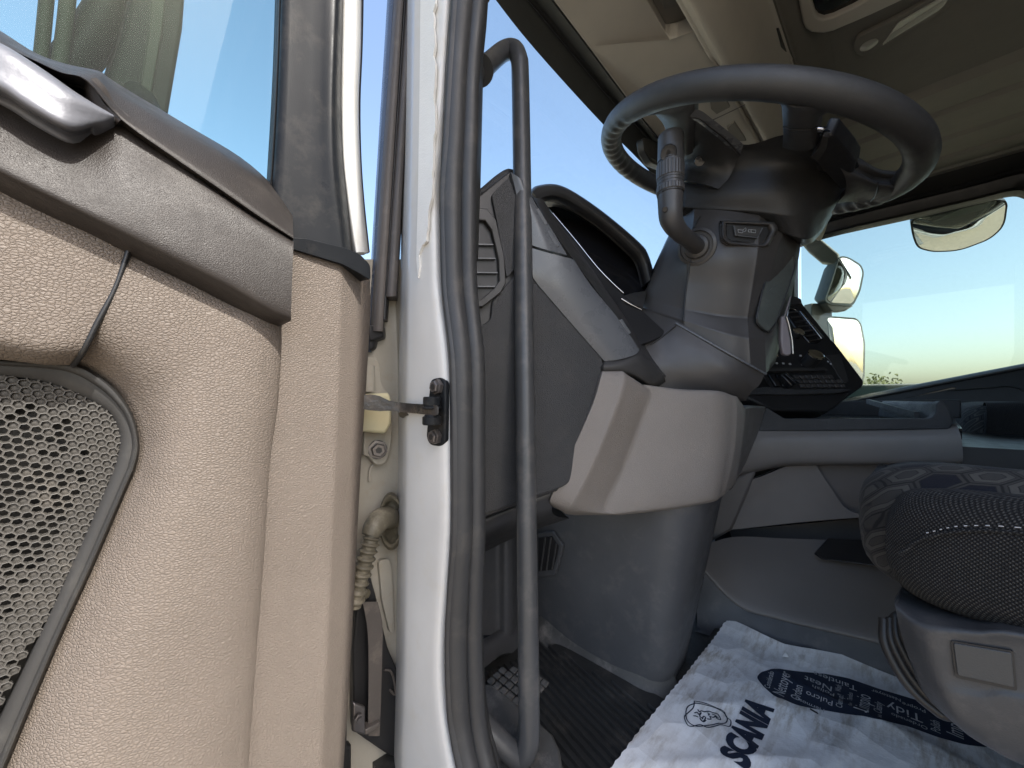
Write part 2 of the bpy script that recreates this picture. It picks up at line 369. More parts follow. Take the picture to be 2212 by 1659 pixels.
def hexfab_mat():
    m, t, p = new_mat('hexagon seat fabric'); co = N(t, 'ShaderNodeTexCoord').outputs['Object']
    def vm(op, a, b=None, out=0):
        q = N(t, 'ShaderNodeVectorMath', operation=op)
        for k, x in enumerate((a, b)):
            if x is None: continue
            if isinstance(x, tuple): q.inputs[k].default_value = x
            else: t.links.new(x, q.inputs[k])
        return q.outputs[out]
    nz = N(t, 'ShaderNodeTexNoise'); setin(nz, Scale=14.0, Detail=2.0); t.links.new(co, nz.inputs['Vector'])
    wc = vm('ADD', vm('MULTIPLY', nz.outputs['Color'], (.012, .012, .012)), co)
    px = vm('DOT_PRODUCT', wc, (1, 0, .8), 1); py = vm('DOT_PRODUCT', wc, (0, 1, .7), 1)
    cb = N(t, 'ShaderNodeCombineXYZ'); t.links.new(px, cb.inputs[0]); t.links.new(py, cb.inputs[1])
    P = vm('ADD', vm('MULTIPLY', cb.outputs[0], (44, 44, 0)), (200, 200, 0)); rr = (1, 1.7320508, 1); hf = (.5, .8660254, 0)
    a = vm('SUBTRACT', vm('MODULO', P, rr), hf); b = vm('SUBTRACT', vm('MODULO', vm('SUBTRACT', P, hf), rr), hf)
    lt = N(t, 'ShaderNodeMath', operation='LESS_THAN'); t.links.new(vm('LENGTH', a, None, 1), lt.inputs[0]); t.links.new(vm('LENGTH', b, None, 1), lt.inputs[1])
    g = mixc(t, lt.outputs[0], b, a); ag = vm('ABSOLUTE', g)
    mx_ = N(t, 'ShaderNodeMath', operation='MAXIMUM'); t.links.new(vm('DOT_PRODUCT', ag, (1, 0, 0), 1), mx_.inputs[0]); t.links.new(vm('DOT_PRODUCT', ag, (.5, .8660254, 0), 1), mx_.inputs[1])
    wn = N(t, 'ShaderNodeTexWhiteNoise'); t.links.new(vm('SNAP', vm('ADD', vm('SUBTRACT', P, g), (.01, .01, 0)), (.25, .25, 1)), wn.inputs['Vector'])
    hi, md, lo = (.066, .063, .058), (.040, .039, .037), (.016, .016, .017)
    ln = ramp(t, mx_.outputs[0], [(.0, md), (.20, md), (.22, lo), (.25, hi), (.37, hi), (.39, lo), (.415, md), (.46, md), (.485, lo), (.5, lo)])
    dk = ramp(t, wn.outputs[0], [(.80, (0, 0, 0)), (.805, (1, 1, 1))])
    inn = ramp(t, mx_.outputs[0], [(.38, (1, 1, 1)), (.40, (0, 0, 0))])
    c = mixc(t, dk, ln, mixc(t, inn, ln, (.012, .013, .018)))
    t.links.new(c, p.inputs['Base Color']); setin(p, Roughness=.92); p.inputs['Specular IOR Level'].default_value = .15; p.inputs['Sheen Weight'].default_value = .05
    n1 = bump(t, ln, .5, .002); t.links.new(bump(t, noise(t, co, 900, 2, .5), .5, .0006, n1), p.inputs['Normal']); return m
M['hexfab'] = hexfab_mat()
M['leaf'] = plastic('dry leaf', (.16, .17, .06), .7, 0, 100, .3, .3)
M['leaforange'] = plastic('orange leaf', (.42, .20, .06), .7, 0, 100, .3, .3)
M['bark'] = plastic('bark', (.12, .09, .06), .9, .3, 30, .2, .3)

# ------------------------------------------------------------------ setting: sky dome is the world; ground outside
def structure(o): o['kind'] = 'structure'; return o
bm = bmesh.new(); gz = -1.45
ring = [0, 3, 8, 20, 60, 200, 800, 2000]
vs = [[bm.verts.new((1.4 + r * math.cos(k * math.pi / 16), r * math.sin(k * math.pi / 16), gz)) for k in range(32)] for r in ring[1:]]
c0 = bm.verts.new((1.4, 0, gz))
for k in range(32): bm.faces.new((c0, vs[0][k], vs[0][(k + 1) % 32]))
for a, b in zip(vs, vs[1:]):
    for k in range(32): bm.faces.new((a[k], b[k], b[(k + 1) % 32], a[(k + 1) % 32]))
structure(bm_obj('ground', bm, M['ground']))

# cab shell
structure(prism('cab_floor', [(.21, .62, 0), (2.62, .62, 0), (2.62, -1.6, 0), (.21, -1.6, 0)], (0, 0, -.06), M['mat']))
ZC = 1.50
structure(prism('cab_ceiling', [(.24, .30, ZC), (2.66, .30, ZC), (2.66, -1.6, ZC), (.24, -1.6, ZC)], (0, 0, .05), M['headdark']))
structure(box('cab_rear_wall', (.24, -1.68, -.06), (2.66, -1.602, ZC + .05), M['headliner']))
structure(box('cab_firewall', (.42, .62, -.06), (2.66, .70, .28), M['black']))
structure(box('cab_rear_side_wall', (.215, -1.60, -.06), (.26, -.62, ZC), M['headliner']))
structure(box('cab_door_header', (.215, -.62, 1.36), (.26, .40, ZC), M['pillartrim']))

# ------------------------------------------------------------------ the open driver's door
door = thing('truck_door', (.17, .42, 0), 'open truck door with beige leathergrain trim, dark armrest and honeycomb speaker', 'truck door')
K = [(275, 520), (400, 580), (520, 640), (603, 680), (602, 850), (585, 1000), (572, 1200), (557, 1400), (540, 1659), (531, 1780)]
E_ = [(158, 790), (205, 812), (250, 850), (283, 900), (297, 960), (288, 1010), (274, 1042), (200, 1213), (115, 1399), (-45, 1780)]
prof = [(0, .396), (.06, .387), (.16, .374), (.30, .364), (.5, .3595), (.8, .360), (.95, .367), (1, .3735)]
def kcols(y0):
    rows = []
    for (ku, kv), (eu, ev) in zip(K, E_):
        rows.append([W(eu + (ku - eu) * s, ev + (kv - ev) * s, y=yy) for s, yy in prof])
    return rows
sheet('trim_panel', kcols(0), (0, .03, 0), M['leather'], door, 3, 5)
rows = []
for v, a, r_, e in ((540, 600, 735, 799), (700, 598, 734, 799), (1000, 578, 722, 780), (1400, 550, 704, 759), (1659, 534, 690, 742), (1800, 524, 683, 734)):
    k_ = 1 if v == 540 else 0
    rows.append(Y3([(a, v - 10 * k_, .3718), (a + 24, v - 4 * k_, .3745), ((a + r_) / 2, v + 10 * k_, .376), (r_ - 14, v + 26 * k_, .377), (r_, v + 30 * k_, .3775), (r_ + 12, v + 36 * k_, .381), (e, v + 62 * k_, .402)]))
sheet('edge_trim', rows, (0, .03, 0), M['leather'], door, 3, 4, smooth=70)
prism('trim_cap', L(rnd([(622, 512), (662, 515), (745, 535), (778, 549), (800, 572), (801, 606), (776, 590), (740, 571), (625, 536)], 7), y=.3715), (0, .035, .004), M['frame'], door, .003, 3)
box('door_shell', (-.75, .445, -.55), (.165, .47, .50), M['white'], door, .01)
box('door_core', (-.75, .433, -.55), (.168, .445, .60), M['black'], door)
up = [Y3([(-90, 350, .362), (60, 425, .362), (180, 480, .362), (279, 525, .363)]),
      Y3([(-90, 500, .360), (50, 540, .360), (165, 585, .360), (248, 620, .361)]),
      Y3([(-90, 640, .360), (40, 665, .360), (140, 690, .360), (206, 700, .361)]),
      Y3([(-90, 725, .363), (35, 745, .363), (110, 757, .363), (178, 757, .365)]),
      Y3([(-90, 765, .380), (30, 779, .380), (100, 787, .380), (157, 787, .381)])]
sheet('upper_trim_panel', up, (0, .03, 0), M['leather'], door, 4, 5)
tube('trim_seam', Y3([(283, 525, .3605), (250, 620, .3600), (209, 700, .3602), (181, 757, .3640), (158, 790, .381)]), .0015, M['black'], door, 8, 6)
# speaker frame and honeycomb
Eo = [(-60, 772), (0, 780), (90, 783)] + E_
Ei = [(-60, 806), (0, 812), (60, 820), (112, 831), (160, 850), (205, 872), (240, 898), (257, 940), (252, 985), (232, 1042), (160, 1205), (75, 1392), (-75, 1700)]
fr = [[W(a[0] + (b[0] - a[0]) * s, a[1] + (b[1] - a[1]) * s, y=yy) for s, yy in ((-.12, .392), (0, .386), (.22, .3865), (.3, .3905), (.45, .3905), (.9, .3935), (1.0, .398))] for a, b in zip(Eo, Ei)]
spk = sheet('speaker_frame', fr, (0, .02, 0), M['speakerrim'], door, 2, 4)
def inside(p, poly):
    c = False; j = len(poly) - 1
    for i in range(len(poly)):
        (xi, yi), (xj, yj) = poly[i], poly[j]
        if (yi > p[1]) != (yj > p[1]) and p[0] < (xj - xi) * (p[1] - yi) / (yj - yi) + xi: c = not c
        j = i
    return c
YG = .394; pit = .0051
gx = [(W(u, v, y=YG).x, W(u, v, y=YG).z) for u, v in Ei] + [(W(-75, 1700, y=YG).x - .03, W(-75, 1700, y=YG).z), (W(-60, 806, y=YG).x - .03, W(-60, 806, y=YG).z)]
gc = (sum(p[0] for p in gx) / len(gx), sum(p[1] for p in gx) / len(gx))
gxe = [(p[0] + .002 * (1 if p[0] > gc[0] else -1), p[1] + .002 * (1 if p[1] > gc[1] else -1)) for p in gx]
ba = R(10); bv = Vector((math.sin(ba), -math.cos(ba))) * pit; av = Vector((bv.x * math.cos(R(60)) - bv.y * math.sin(R(60)), bv.x * math.sin(R(60)) + bv.y * math.cos(R(60))))
bm = bmesh.new(); bmf = bmesh.new()
edge = [(W(u, v, y=YG).x, W(u, v, y=YG).z) for u, v in Ei]
for i in range(-70, 71):
    for j in range(-70, 71):
        p = Vector(gc) + av * i + bv * j
        if not inside(p, gxe): continue
        hv = [(math.atan2(bv.y, bv.x) + R(30) + k * R(60)) for k in range(6)]
        ro, ri = pit / math.sqrt(3) * 1.001, pit / math.sqrt(3) * .80
        def ringv(b, r, y): return [b.verts.new((p.x + r * math.cos(a), y, p.y + r * math.sin(a))) for a in hv]
        A, B, Cc = ringv(bm, ro, YG), ringv(bm, ri, YG - .0002), ringv(bm, ri * .93, YG + .0035)
        for k in range(6):
            q = (k + 1) % 6
            bm.faces.new((A[k], A[q], B[q], B[k])); bm.faces.new((B[k], B[q], Cc[q], Cc[k]))
        dist = min((Vector(e) - p).length for e in edge)
        for e0, e1 in zip(edge, edge[1:]):
            e0v, e1v = Vector(e0), Vector(e1); t = max(0, min(1, (p - e0v).dot(e1v - e0v) / max(1e-9, (e1v - e0v).length_squared))); dist = min(dist, (e0v.lerp(e1v, t) - p).length)
        blind = dist < .016 * (1.25 if p.y > .40 else .75) + .007 * math.sin(i * 1.7 + j * .9) or random.random() < .22
        if blind:
            D = ringv(bmf, ri * .95, YG + .0022); d0 = bmf.verts.new((p.x, YG + .0012, p.y))
            for k in range(6): bmf.faces.new((D[k], D[(k + 1) % 6], d0))
me = bpy.data.meshes.new('speaker_grille'); bm.to_mesh(me); bm.free(); g = link('speaker_grille', me, M['speaker'], door, 20); tag(g, kind='stuff')
me = bpy.data.meshes.new('blind_cell'); bmf.to_mesh(me); bmf.free(); g2 = link('blind_cells', me, M['speaker'], g, 30); tag(g2, kind='stuff')
box('speaker_back', (-.14, .412, -.10), (.09, .432, .50), M['black'], door)
# dark armrest (front), sill cap, recess, opener
top = [(-90, 150), (0, 213), (120, 276), (190, 294), (248, 268), (330, 320), (450, 402), (550, 471), (634, 523)]
low = [(-90, 320), (0, 378), (120, 437), (200, 477), (300, 527), (400, 577), (500, 627), (585, 675), (628, 692)]
und = [(-90, 362), (0, 421), (120, 480), (200, 514), (300, 564), (400, 611), (500, 662), (565, 692), (606, 703)]
til = [.012, .012, .012, .011, .010, .008, .005, .003, .001]
r0 = [W(u, v, y=.362) for u, v in top]; r1 = [W(u, v + 4, y=.3475 + q) for (u, v), q in zip(top, til)]
m1 = [W(a[0] * .6 + b[0] * .4, a[1] * .6 + b[1] * .4, y=.3442 + q * .55) for (a, b), q in zip(zip(top, low), til)]
m2 = [W(a[0] * .12 + b[0] * .88, a[1] * .12 + b[1] * .88, y=.3437) for a, b in zip(top, low)]
r2 = [W(u, v, y=.3470) for u, v in low]; r3 = [W(u * .5 + a * .5, v * .5 + b * .5, y=.3545) for (u, v), (a, b) in zip(low, und)]; r4 = [W(u, v, y=.3655) for u, v in und]
sheet('armrest', [r0, r1, m1, m2, r2, r3, r4], (0, .03, 0), M['armrest'], door, 4, 4, smooth=60)
gl_ = [(-90, 15), (0, 66), (80, 116), (150, 140), (215, 154), (250, 178), (400, 268), (520, 340), (590, 402), (632, 462)]
sm_ = [(-90, 50), (0, 98), (70, 130), (130, 158), (186, 176), (262, 262), (360, 334), (470, 410), (560, 472), (634, 518)]
rows = [[W(u, v, y=.412) for u, v in gl_], [W(a[0] * .85 + b[0] * .15, a[1] * .85 + b[1] * .15 + 1, y=.375) for a, b in zip(gl_, sm_)],
        [W(a[0] * .5 + b[0] * .5, a[1] * .5 + b[1] * .5, y=.359) for a, b in zip(gl_, sm_)], [W(a[0] * .1 + b[0] * .9, a[1] * .1 + b[1] * .9, y=.3485) for a, b in zip(gl_, sm_)], [W(u, v, y=.354) for u, v in sm_]]
rows_sill = rows
sheet('sill_cap', rows, (0, .012, .0), M['armrest'], door, 4, 4, smooth=60)
prism('handle_recess', L([(-90, 30), (0, 84), (80, 124), (186, 160), (262, 250), (268, 285), (195, 310), (120, 290), (0, 228), (-90, 165)], y=.372), (0, .02, 0), M['frame'], door)
sheet('recess_lip', [Y3([(186, 172, .351), (206, 192, .351), (228, 228, .3505), (262, 258, .349)]), Y3([(182, 178, .357), (192, 212, .357), (216, 244, .356), (252, 268, .3525)]), Y3([(180, 186, .372), (182, 222, .372), (206, 254, .372), (244, 278, .372)])], (0.004, .004, .006), M['armrest'], door, 4, 4, 70)
hd = [Y3([(-90, 62, 0.3590), (0, 92, 0.3570), (95, 150, 0.3570), (170, 203, 0.3560), (236, 243, 0.3580)]), Y3([(-90, 68, 0.3430), (0, 98, 0.3400), (92, 156, 0.3390), (166, 208, 0.3390), (245, 249, 0.3470)]),
      Y3([(-90, 118, 0.3400), (0, 148, 0.3370), (80, 200, 0.3360), (155, 243, 0.3370), (243, 256, 0.3460)]), Y3([(-90, 152, 0.3400), (0, 190, 0.3370), (70, 236, 0.3360), (150, 277, 0.3370), (207, 272, 0.3460)]), Y3([(-90, 165, 0.3570), (0, 201, 0.3540), (68, 244, 0.3540), (152, 285, 0.3540), (195, 280, 0.3560)])]
sheet('door_opener', hd, (0, .02, 0), M['alu'], door, 5, 4, 60)
# window frame and glass
def vcol(name, cols, y0, mat, vec=(0, .02, 0), vrange=(-90, 90, 220, 340, 440, 545)):
    """cols: list of (u at v=-90, 90, 220, 340, 440, 545), y"""
    rows = [[W(c[0][i], v, y=c[1]) for c in cols] for i, v in enumerate(vrange)]
    return sheet(name, upto(rows, 1.20), vec, mat, door, 3, 4, 60)
vcol('window_frame', [((607, 602, 596, 589, 583, 578), .412), ((613, 609, 604, 598, 592, 588), .398), ((640, 638, 634, 630, 628, 628), .394), ((690, 690, 688, 688, 694, 704), .388), ((722, 716, 712, 714, 724, 738), .384), ((736, 728, 724, 726, 736, 746), .386), ((744, 740, 738, 742, 752, 762), .405)], 0, M['frame'])
vcol('frame_seal', [((602, 597, 590, 583, 577, 572), .413), ((605, 600, 594, 587, 581, 576), .406), ((609, 604, 598, 591, 585, 580), .4065), ((612, 607, 602, 595, 589, 584), .412)], 0, M['black'], (0, .006, 0))
vcol('frame_flange', [((740, 737, 735, 739, 749, 764), .408), ((748, 744, 742, 744, 755, 770), .4035), ((760, 757, 754, 757, 765, 778), .4035), ((772, 770, 766, 769, 777, 788), .405), ((781, 780, 775, 778, 785, 796), .417)], 0, M['white'], (0, .012, 0))
vcol('flange_edge', [((781, 779, 775, 778, 785, 796), .4185), ((787, 784, 779, 781, 788, 799), .423)], 0, M['black'], (0, .006, 0))
prism('door_glass', [Vector((-.72, .418, .66)), Vector((-.72, .418, 1.2)), Vector((.062, .418, 1.2))] + L([(604, -120), (597, 90), (585, 330), (575, 470), (-120, 200)], y=.418), (0, .004, 0), M['glass'], door)

box('window_top_rail', (-.76, .395, 1.19), (.12, .425, 1.25), M['frame'], door, .008)
box('window_rear_rail', (-.77, .395, .58), (-.70, .425, 1.19), M['frame'], door, .008)
box('rear_core', (-.75, .405, .60), (-.10, .430, .72), M['black'], door)
box('rear_trim', (-.75, .374, -.50), (-.088, .432, .64), M['leather'], door, .012)
for nm, rws in (('armrest_rear', [r0, r1, m1, m2, r2, r3, r4]), ('sill_cap_rear', rows_sill)):
    sheet(nm, [[r[0] + Vector((-.62, 0, .015)), r[0] + Vector((-.3, 0, .008)), r[0]] for r in rws], (0, .03, 0), M['armrest'], door, 2, 4, 60)

# driver's wing mirror seen through the door glass
wm = thing('wing_mirror', W(310, 100, y=.8), 'dark wing mirror housing and brackets seen through the driver door glass', 'wing mirror')
MD = plastic('green grey mirror housing', (.008, .011, .0075), .5, .1, 300, .05, .2)
MR = plastic('olive mirror ridge', (.03, .035, .025), .5, .1, 300, .05, .2); 
prism('mirror_housing', L([(292, -60), (405, -60), (396, 60), (362, 262), (230, 175), (262, 80)], y=.78), (-.02, .10, 0), MD, wm, .006, 3)
prism('housing_ridge', L([(328, -60), (362, -60), (352, 60), (322, 235), (298, 218), (322, 60)], y=.772), (0, .006, 0), MR, wm, .002)
tube('mirror_bracket', Y3([(262, -30, .83), (205, 70, .83), (140, 160, .83)]), .024, MD, wm, 12, 4)
tube('mirror_bracket', Y3([(360, -40, .86), (240, 90, .86), (150, 200, .86)]), .012, MR, wm, 12, 4)
tube('mirror_foot', [W(300, 205, y=.80), W(330, 300, y=.70), Vector((.05, .60, .60)), Vector((.06, .46, .55))], .02, MD, wm, 12, 4)
tube('mirror_stay', Y3([(104, -40, .80), (96, 50, .80), (88, 130, .80)]), .007, MR, wm, 10, 4)
tube('mirror_stay', Y3([(150, -40, .80), (140, 60, .80), (128, 150, .80)]), .008, MR, wm, 10, 4)

# ------------------------------------------------------------------ cab body: front door pillar and everything bolted to it
body = thing('cab_body', (.3, .4, 0), 'white painted cab door pillar with hinge, check strap and cable boot', 'truck cab')
rows = []
for v, a, b in ((-120, 898, 980), (0, 897, 976), (300, 892, 958), (410, 889, 951), (560, 885, 953), (640, 883, 957), (800, 881, 974), (1000, 880, 977), (1150, 878, 977), (1389, 876, 962), (1531, 873, 966), (1659, 870, 987), (1800, 868, 1020)):
    pa = W(a - 16, v, y=.432); pr = W(a - 6, v, x=.2165); p0 = W(a + 6, v, x=.2135)
    p1 = W((a + b) / 2, v, x=.2155); p2 = W(b - 12, v, x=.2195); p3 = W(b + 14, v, x=.236)
    rows.append([W(a - 20, v, y=.452), pa, pr, p0, p1, p2, p3])
sheet('pillar_face', downto(upto(rows, 1.5), -.10), (.03, .01, 0), M['white'], body, 4, 4, 60)
rows = []
for v, b in ((560, 858), (700, 862), (820, 866), (1000, 868), (1300, 866), (1659, 860), (1800, 858)):
    rows.append(Y3([(735, v, .462), (800, v, .460), (b - 14, v, .458), (b, v, .452), (b + 8, v, .44)]))
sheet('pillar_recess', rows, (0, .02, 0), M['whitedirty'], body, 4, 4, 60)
# pressed bead in the recess
tube('pressed_bead', Y3([(858, 1150, .455), (861, 1190, .455), (862, 1300, .455), (861, 1480, .455)]), .0022, M['whitedirty'], body, 8, 4)
tube('pressed_bead', Y3([(812, 1000, .458), (800, 1012, .458), (798, 1040, .458)]), .002, M['whitedirty'], body, 8, 4)
prism('pressed_bulge', L(rnd([(818, 1212), (838, 1206), (846, 1220), (850, 1300), (852, 1370), (842, 1366), (826, 1300)], 8), y=.4535), (0, .008, 0), M['whitedirty'], body, .004, 3)
box('sill_end', (.12, .452, -.08), (.182, .475, .045), M['black'], body, .004)
# outer corner of the cab: fairing and channel strips above the recess
def strip(name, top_, bot, y0, y1, mat, vb, dep=(0.012, .02, 0), mid=None):
    rows = []
    for k in range(5):
        t = k / 4; v = -90 + (vb - -90) * t
        a = top_[0] + (bot[0] - top_[0]) * t; b = top_[1] + (bot[1] - top_[1]) * t
        rows.append(Y3([(a, v, y0), (a * .7 + b * .3, v, y0 * .6 + y1 * .4 - .003), (a * .3 + b * .7, v, y0 * .3 + y1 * .7 - .003), (b, v, y1)]))
    return sheet(name, upto(rows, 1.45), dep, mat, body, 3, 3, 60)
strip('corner_fairing', (842, 858), (789, 801), .470, .452, M['fairing'], 760)
strip('window_channel', (857, 877), (800, 826), .452, .440, M['channel'], 715)
strip('window_channel', (876, 886), (824, 836), .449, .446, M['black'], 690)
strip('channel_lip', (884, 897), (834, 856), .440, .432, M['channel'], 640)
prism('channel_end', L([(797, 700), (826, 702), (828, 728), (806, 736), (797, 736)], y=.446), (.01, .012, 0), M['black'], body, .002)
prism('channel_end', L([(797, 728), (812, 734), (808, 752), (797, 758)], y=.45), (.008, .01, 0), M['black'], body, .002)
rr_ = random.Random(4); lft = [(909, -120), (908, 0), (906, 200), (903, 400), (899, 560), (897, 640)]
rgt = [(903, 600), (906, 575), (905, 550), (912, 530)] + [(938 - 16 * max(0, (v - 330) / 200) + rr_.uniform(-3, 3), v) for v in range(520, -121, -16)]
prism('sunlit_patch', [W(u, v, x=.2122) for u, v in lft[:-1] + rgt], (.003, .001, 0), M['sunlit_patch'], body)  # thin bright sheet, its jagged edge imitates the sun-shade boundary on the pillar
# rubber door seal: inner and outer bead
SE = [(-120, 980, 1056), (0, 974, 1049), (150, 964, 1034), (300, 956, 1030), (410, 949, 1028), (560, 951, 1027), (640, 955, 1030), (720, 965, 1038), (800, 972, 1044), (967, 975, 1044), (1150, 975, 1044), (1260, 967, 1042), (1389, 960, 1041), (1531, 964, 1047), (1600, 973, 1056), (1659, 985, 1070), (1760, 1012, 1096)]
for f, xx, rr in ((.34, .2325, .0122), (.80, .2445, .0085)):
    tube('seal_bead', [q[0] for q in upto([[W(a + (b - a) * f, v, x=xx)] for v, a, b in SE], 1.46)], rr, M['rubber'], body, 14, 5)
rows = [[W(a, v, x=.2195), W(a + 6, v, x=.2190), W(a + (b - a) * .62, v, x=.238), W(a + (b - a) * .66, v, x=.242), W(a + (b - a) * .70, v, x=.239), W(b - 6, v, x=.246), W(b, v, x=.256)] for v, a, b in SE]
sheet('door_seal', downto(upto(rows, 1.46), -.02), (.02, .022, 0), M['rubber'], body, 2, 3, 60)
# inner pillar trim behind the seal, above the dash
rows = [[W(1028, v, x=.262), W(b, v, x=.285), W(b + 2, v, x=.33)] for v, b in ((-120, 1050), (0, 1047), (200, 1041), (410, 1036), (560, 1032))]
sheet('pillar_trim', upto(rows, 1.46), (.0, .03, 0), M['pillartrim'], body, 3, 3)
# hinge
def XF(u, v, x=.2135): return W(u, v, x=x)
hg = prism('hinge_leaf', L(rnd([(793, 772), (812, 770), (822, 790), (824, 830), (846, 858), (848, 930), (845, 965), (835, 1000), (815, 1008), (795, 985), (786, 985), (786, 772)], 10), y=.449), (0, .012, 0), M['whitedirty'], body, .004, 3)
prism('hinge_knuckle', L([(770, 852), (842, 848), (848, 872), (846, 915), (834, 938), (770, 932)], y=.428), (.004, .02, 0), M['cream'], hg, .004, 3)
tube('hinge_pin', Y3([(793, 790, .437), (794, 846, .437)]), .0085, M['whitedirty'], hg, 14, 1)
bl = lathe('hinge_bolt', [(.012, 0), (.012, .003), (.0085, .0032), (.0085, .008), (.0075, .009)], W(815, 971, y=.4485), (-.25, -1, 0), M['steel'], hg, 6)
lathe('bolt_washer', [(.0115, 0), (.0115, .0025)], W(815, 971, y=.4488), (-.25, -1, 0), M['black'], hg, 20)
lathe('bolt_socket', [(.0040, 0), (.0040, .0006)], W(815, 971, y=.4488) + Vector((-.25, -1, 0)).normalized() * .0088, (-.25, -1, 0), M['black'], hg, 6)
# check strap and bracket on the pillar face
nb = Vector((-1, -.06, 0)).normalized()
PP, PN = (.2155, .36, .45), nb
br = prism('check_bracket', [WP(u, v, (.2135, .36, .45), PN) for u, v in rnd([(930, 818), (952, 815), (961, 826), (960, 955), (950, 965), (928, 962), (920, 945), (924, 900), (924, 870)], 12, 4)], (.006, 0, 0), M['frame'], body, .0015)
for (u, v) in ((948, 836), (944, 943)):
    c = WP(u, v, (.2135, .36, .45), PN)
    b = lathe('bracket_bolt', [(.0078, 0), (.0078, .004), (.0062, .0045), (.0062, .007), (.0055, .0076)], c, PN, M['steel'], br, 6)
    lathe('bolt_socket', [(.0032, 0), (.0032, .0005)], c + PN * .0075, PN, M['black'], br, 6)
pv = WP(934, 885, (.2035, .36, .45), PN)
for (v0, v1, r) in ((858, 878, .0085), (878, 884, .0095), (896, 902, .0075), (900, 918, .0092)):
    lathe('pivot_boss', [(r * .9, 0), (r, .001), (r, abs(v1 - v0) / 830 * .39 - .001), (r * .9, abs(v1 - v0) / 830 * .39)], WP(933, max(v0, v1), (.2035, .36, .45), PN), (0, 0, 1), M['frame'], br, 20)
loft('check_strap', [[Vector(c) + Vector((0, 0, 1)) * h * sz + Vector((.5, .8, 0)) * th * sx for sx, sz in ((-1, -1), (1, -1), (1, 1), (-1, 1))] for c, h, th in
     ((W(780, 868, y=.405), .0075, .003), (W(800, 869, y=.40), .0085, .003), (W(822, 872, y=.395), .008, .003), (W(840, 876, y=.39), .0055, .003), (W(880, 881, y=.375), .0050, .003), (W(915, 884, x=.204), .0050, .003), (W(940, 886, x=.204), .0050, .003), (W(947, 886, x=.205), .003, .002))], M['strap'], body, 2, 60)
prism('paint_chip', [WP(u, v, (.2130, .37, .45), PN) for u, v in ((861, 893), (866, 888), (872, 892), (878, 890), (881, 897), (873, 899), (869, 903), (863, 900))], (.002, 0, 0), M['steel'], body)
# cable boot
gr = loft('cable_boot', [[W(845 + (27 * s) * math.cos(a), 1126 + (62 * s) * math.sin(a), y=yy) for a in [k * math.pi / 12 for k in range(24)]] for s, yy in ((1.0, .456), (1.02, .440), (.92, .434), (.80, .4345), (.70, .443), (.6, .446))], M['gold'], body, 1, 50)
tube('boot_elbow', Y3([(846, 1122, .452), (838, 1118, .438), (822, 1122, .424), (808, 1140, .418), (800, 1158, .416)]), [.0125, .0130, .0130, .0120, .0100], M['gold'], body, 16, 5)
cp = cr(Y3([(806, 1150, .417), (800, 1172, .416), (792, 1202, .416), (783, 1236, .417), (773, 1272, .418), (764, 1310, .42)]), 14)
tube('cable_conduit', cp, [.0078 + .0028 * max(0, math.sin(i * 2 * math.pi / 7)) ** .6 if math.sin(i * 2 * math.pi / 7) > 0 else .0078 for i in range(len(cp))], M['gold'], body, 16, 1, 60)
# black latch cover below the conduit
lc = prism('hinge_cover', L(rnd([(783, 1245), (800, 1243), (812, 1285), (838, 1400), (862, 1455), (865, 1600), (858, 1632), (846, 1636), (790, 1598), (765, 1580), (762, 1400), (772, 1300)], 9), y=.448), (0, .012, 0), M['black'], body, .002)
loft('cover_bar', [L([(a, v), (b, v), (b + 2, v + 2), (a - 2, v + 2)], y=yy)[:2] + [W(b, v, y=yy + .016), W(a, v, y=yy + .016)] for v, a, b, yy in ((1300, 783, 816, .437), (1345, 792, 826, .434), (1400, 796, 826, .432), (1480, 796, 824, .432), (1545, 795, 822, .433), (1590, 796, 820, .436))], M['steel'] if False else M['channel'], lc, 2, 50)
bk = prism('cover_bracket', L([(764, 1518), (790, 1528), (790, 1590), (762, 1582)], y=.425), (0, .006, 0), M['steel'], lc, .002)
prism('bracket_arm', L([(788, 1578), (820, 1560), (822, 1567), (790, 1590)], y=.428), (0, .012, 0), M['channel'], lc, .001)
lathe('bracket_bolt', [(.0045, 0), (.0045, .004), (.003, .0045), (.003, .007)], W(772, 1548, y=.4245), (0, -1, 0), M['steel'], lc, 6)
tube('cover_slot_lip', Y3([(830, 1447, .446), (844, 1450, .446), (852, 1475, .446), (854, 1500, .446), (842, 1490, .446)]), .0014, M['channel'], lc, 8, 4)
lathe('cover_rivet', [(.006, 0), (.006, .003), (.004, .005)], W(788, 1282, y=.447), (0, -1, 0), M['gold'], lc, 14)
# lower body and roof skin of the cab, seen in the mirrors
box('side_skin', (2.665, -1.68, -1.0), (2.69, .55, .52), M['white'], body, .01)
box('roof_skin', (.20, -1.70, 1.56), (2.70, .75, 1.60), M['white'], body, .02)
box('front_skin', (.25, .72, -1.0), (2.69, .78, .45), M['white'], body, .02)
box('door_sill', (.215, -.62, -.5), (.26, .40, -.062), M['white'], body, .004)
box('sill_step', (.10, -.9, -.10), (.209, .44, -.065), M['black'], body, .005)

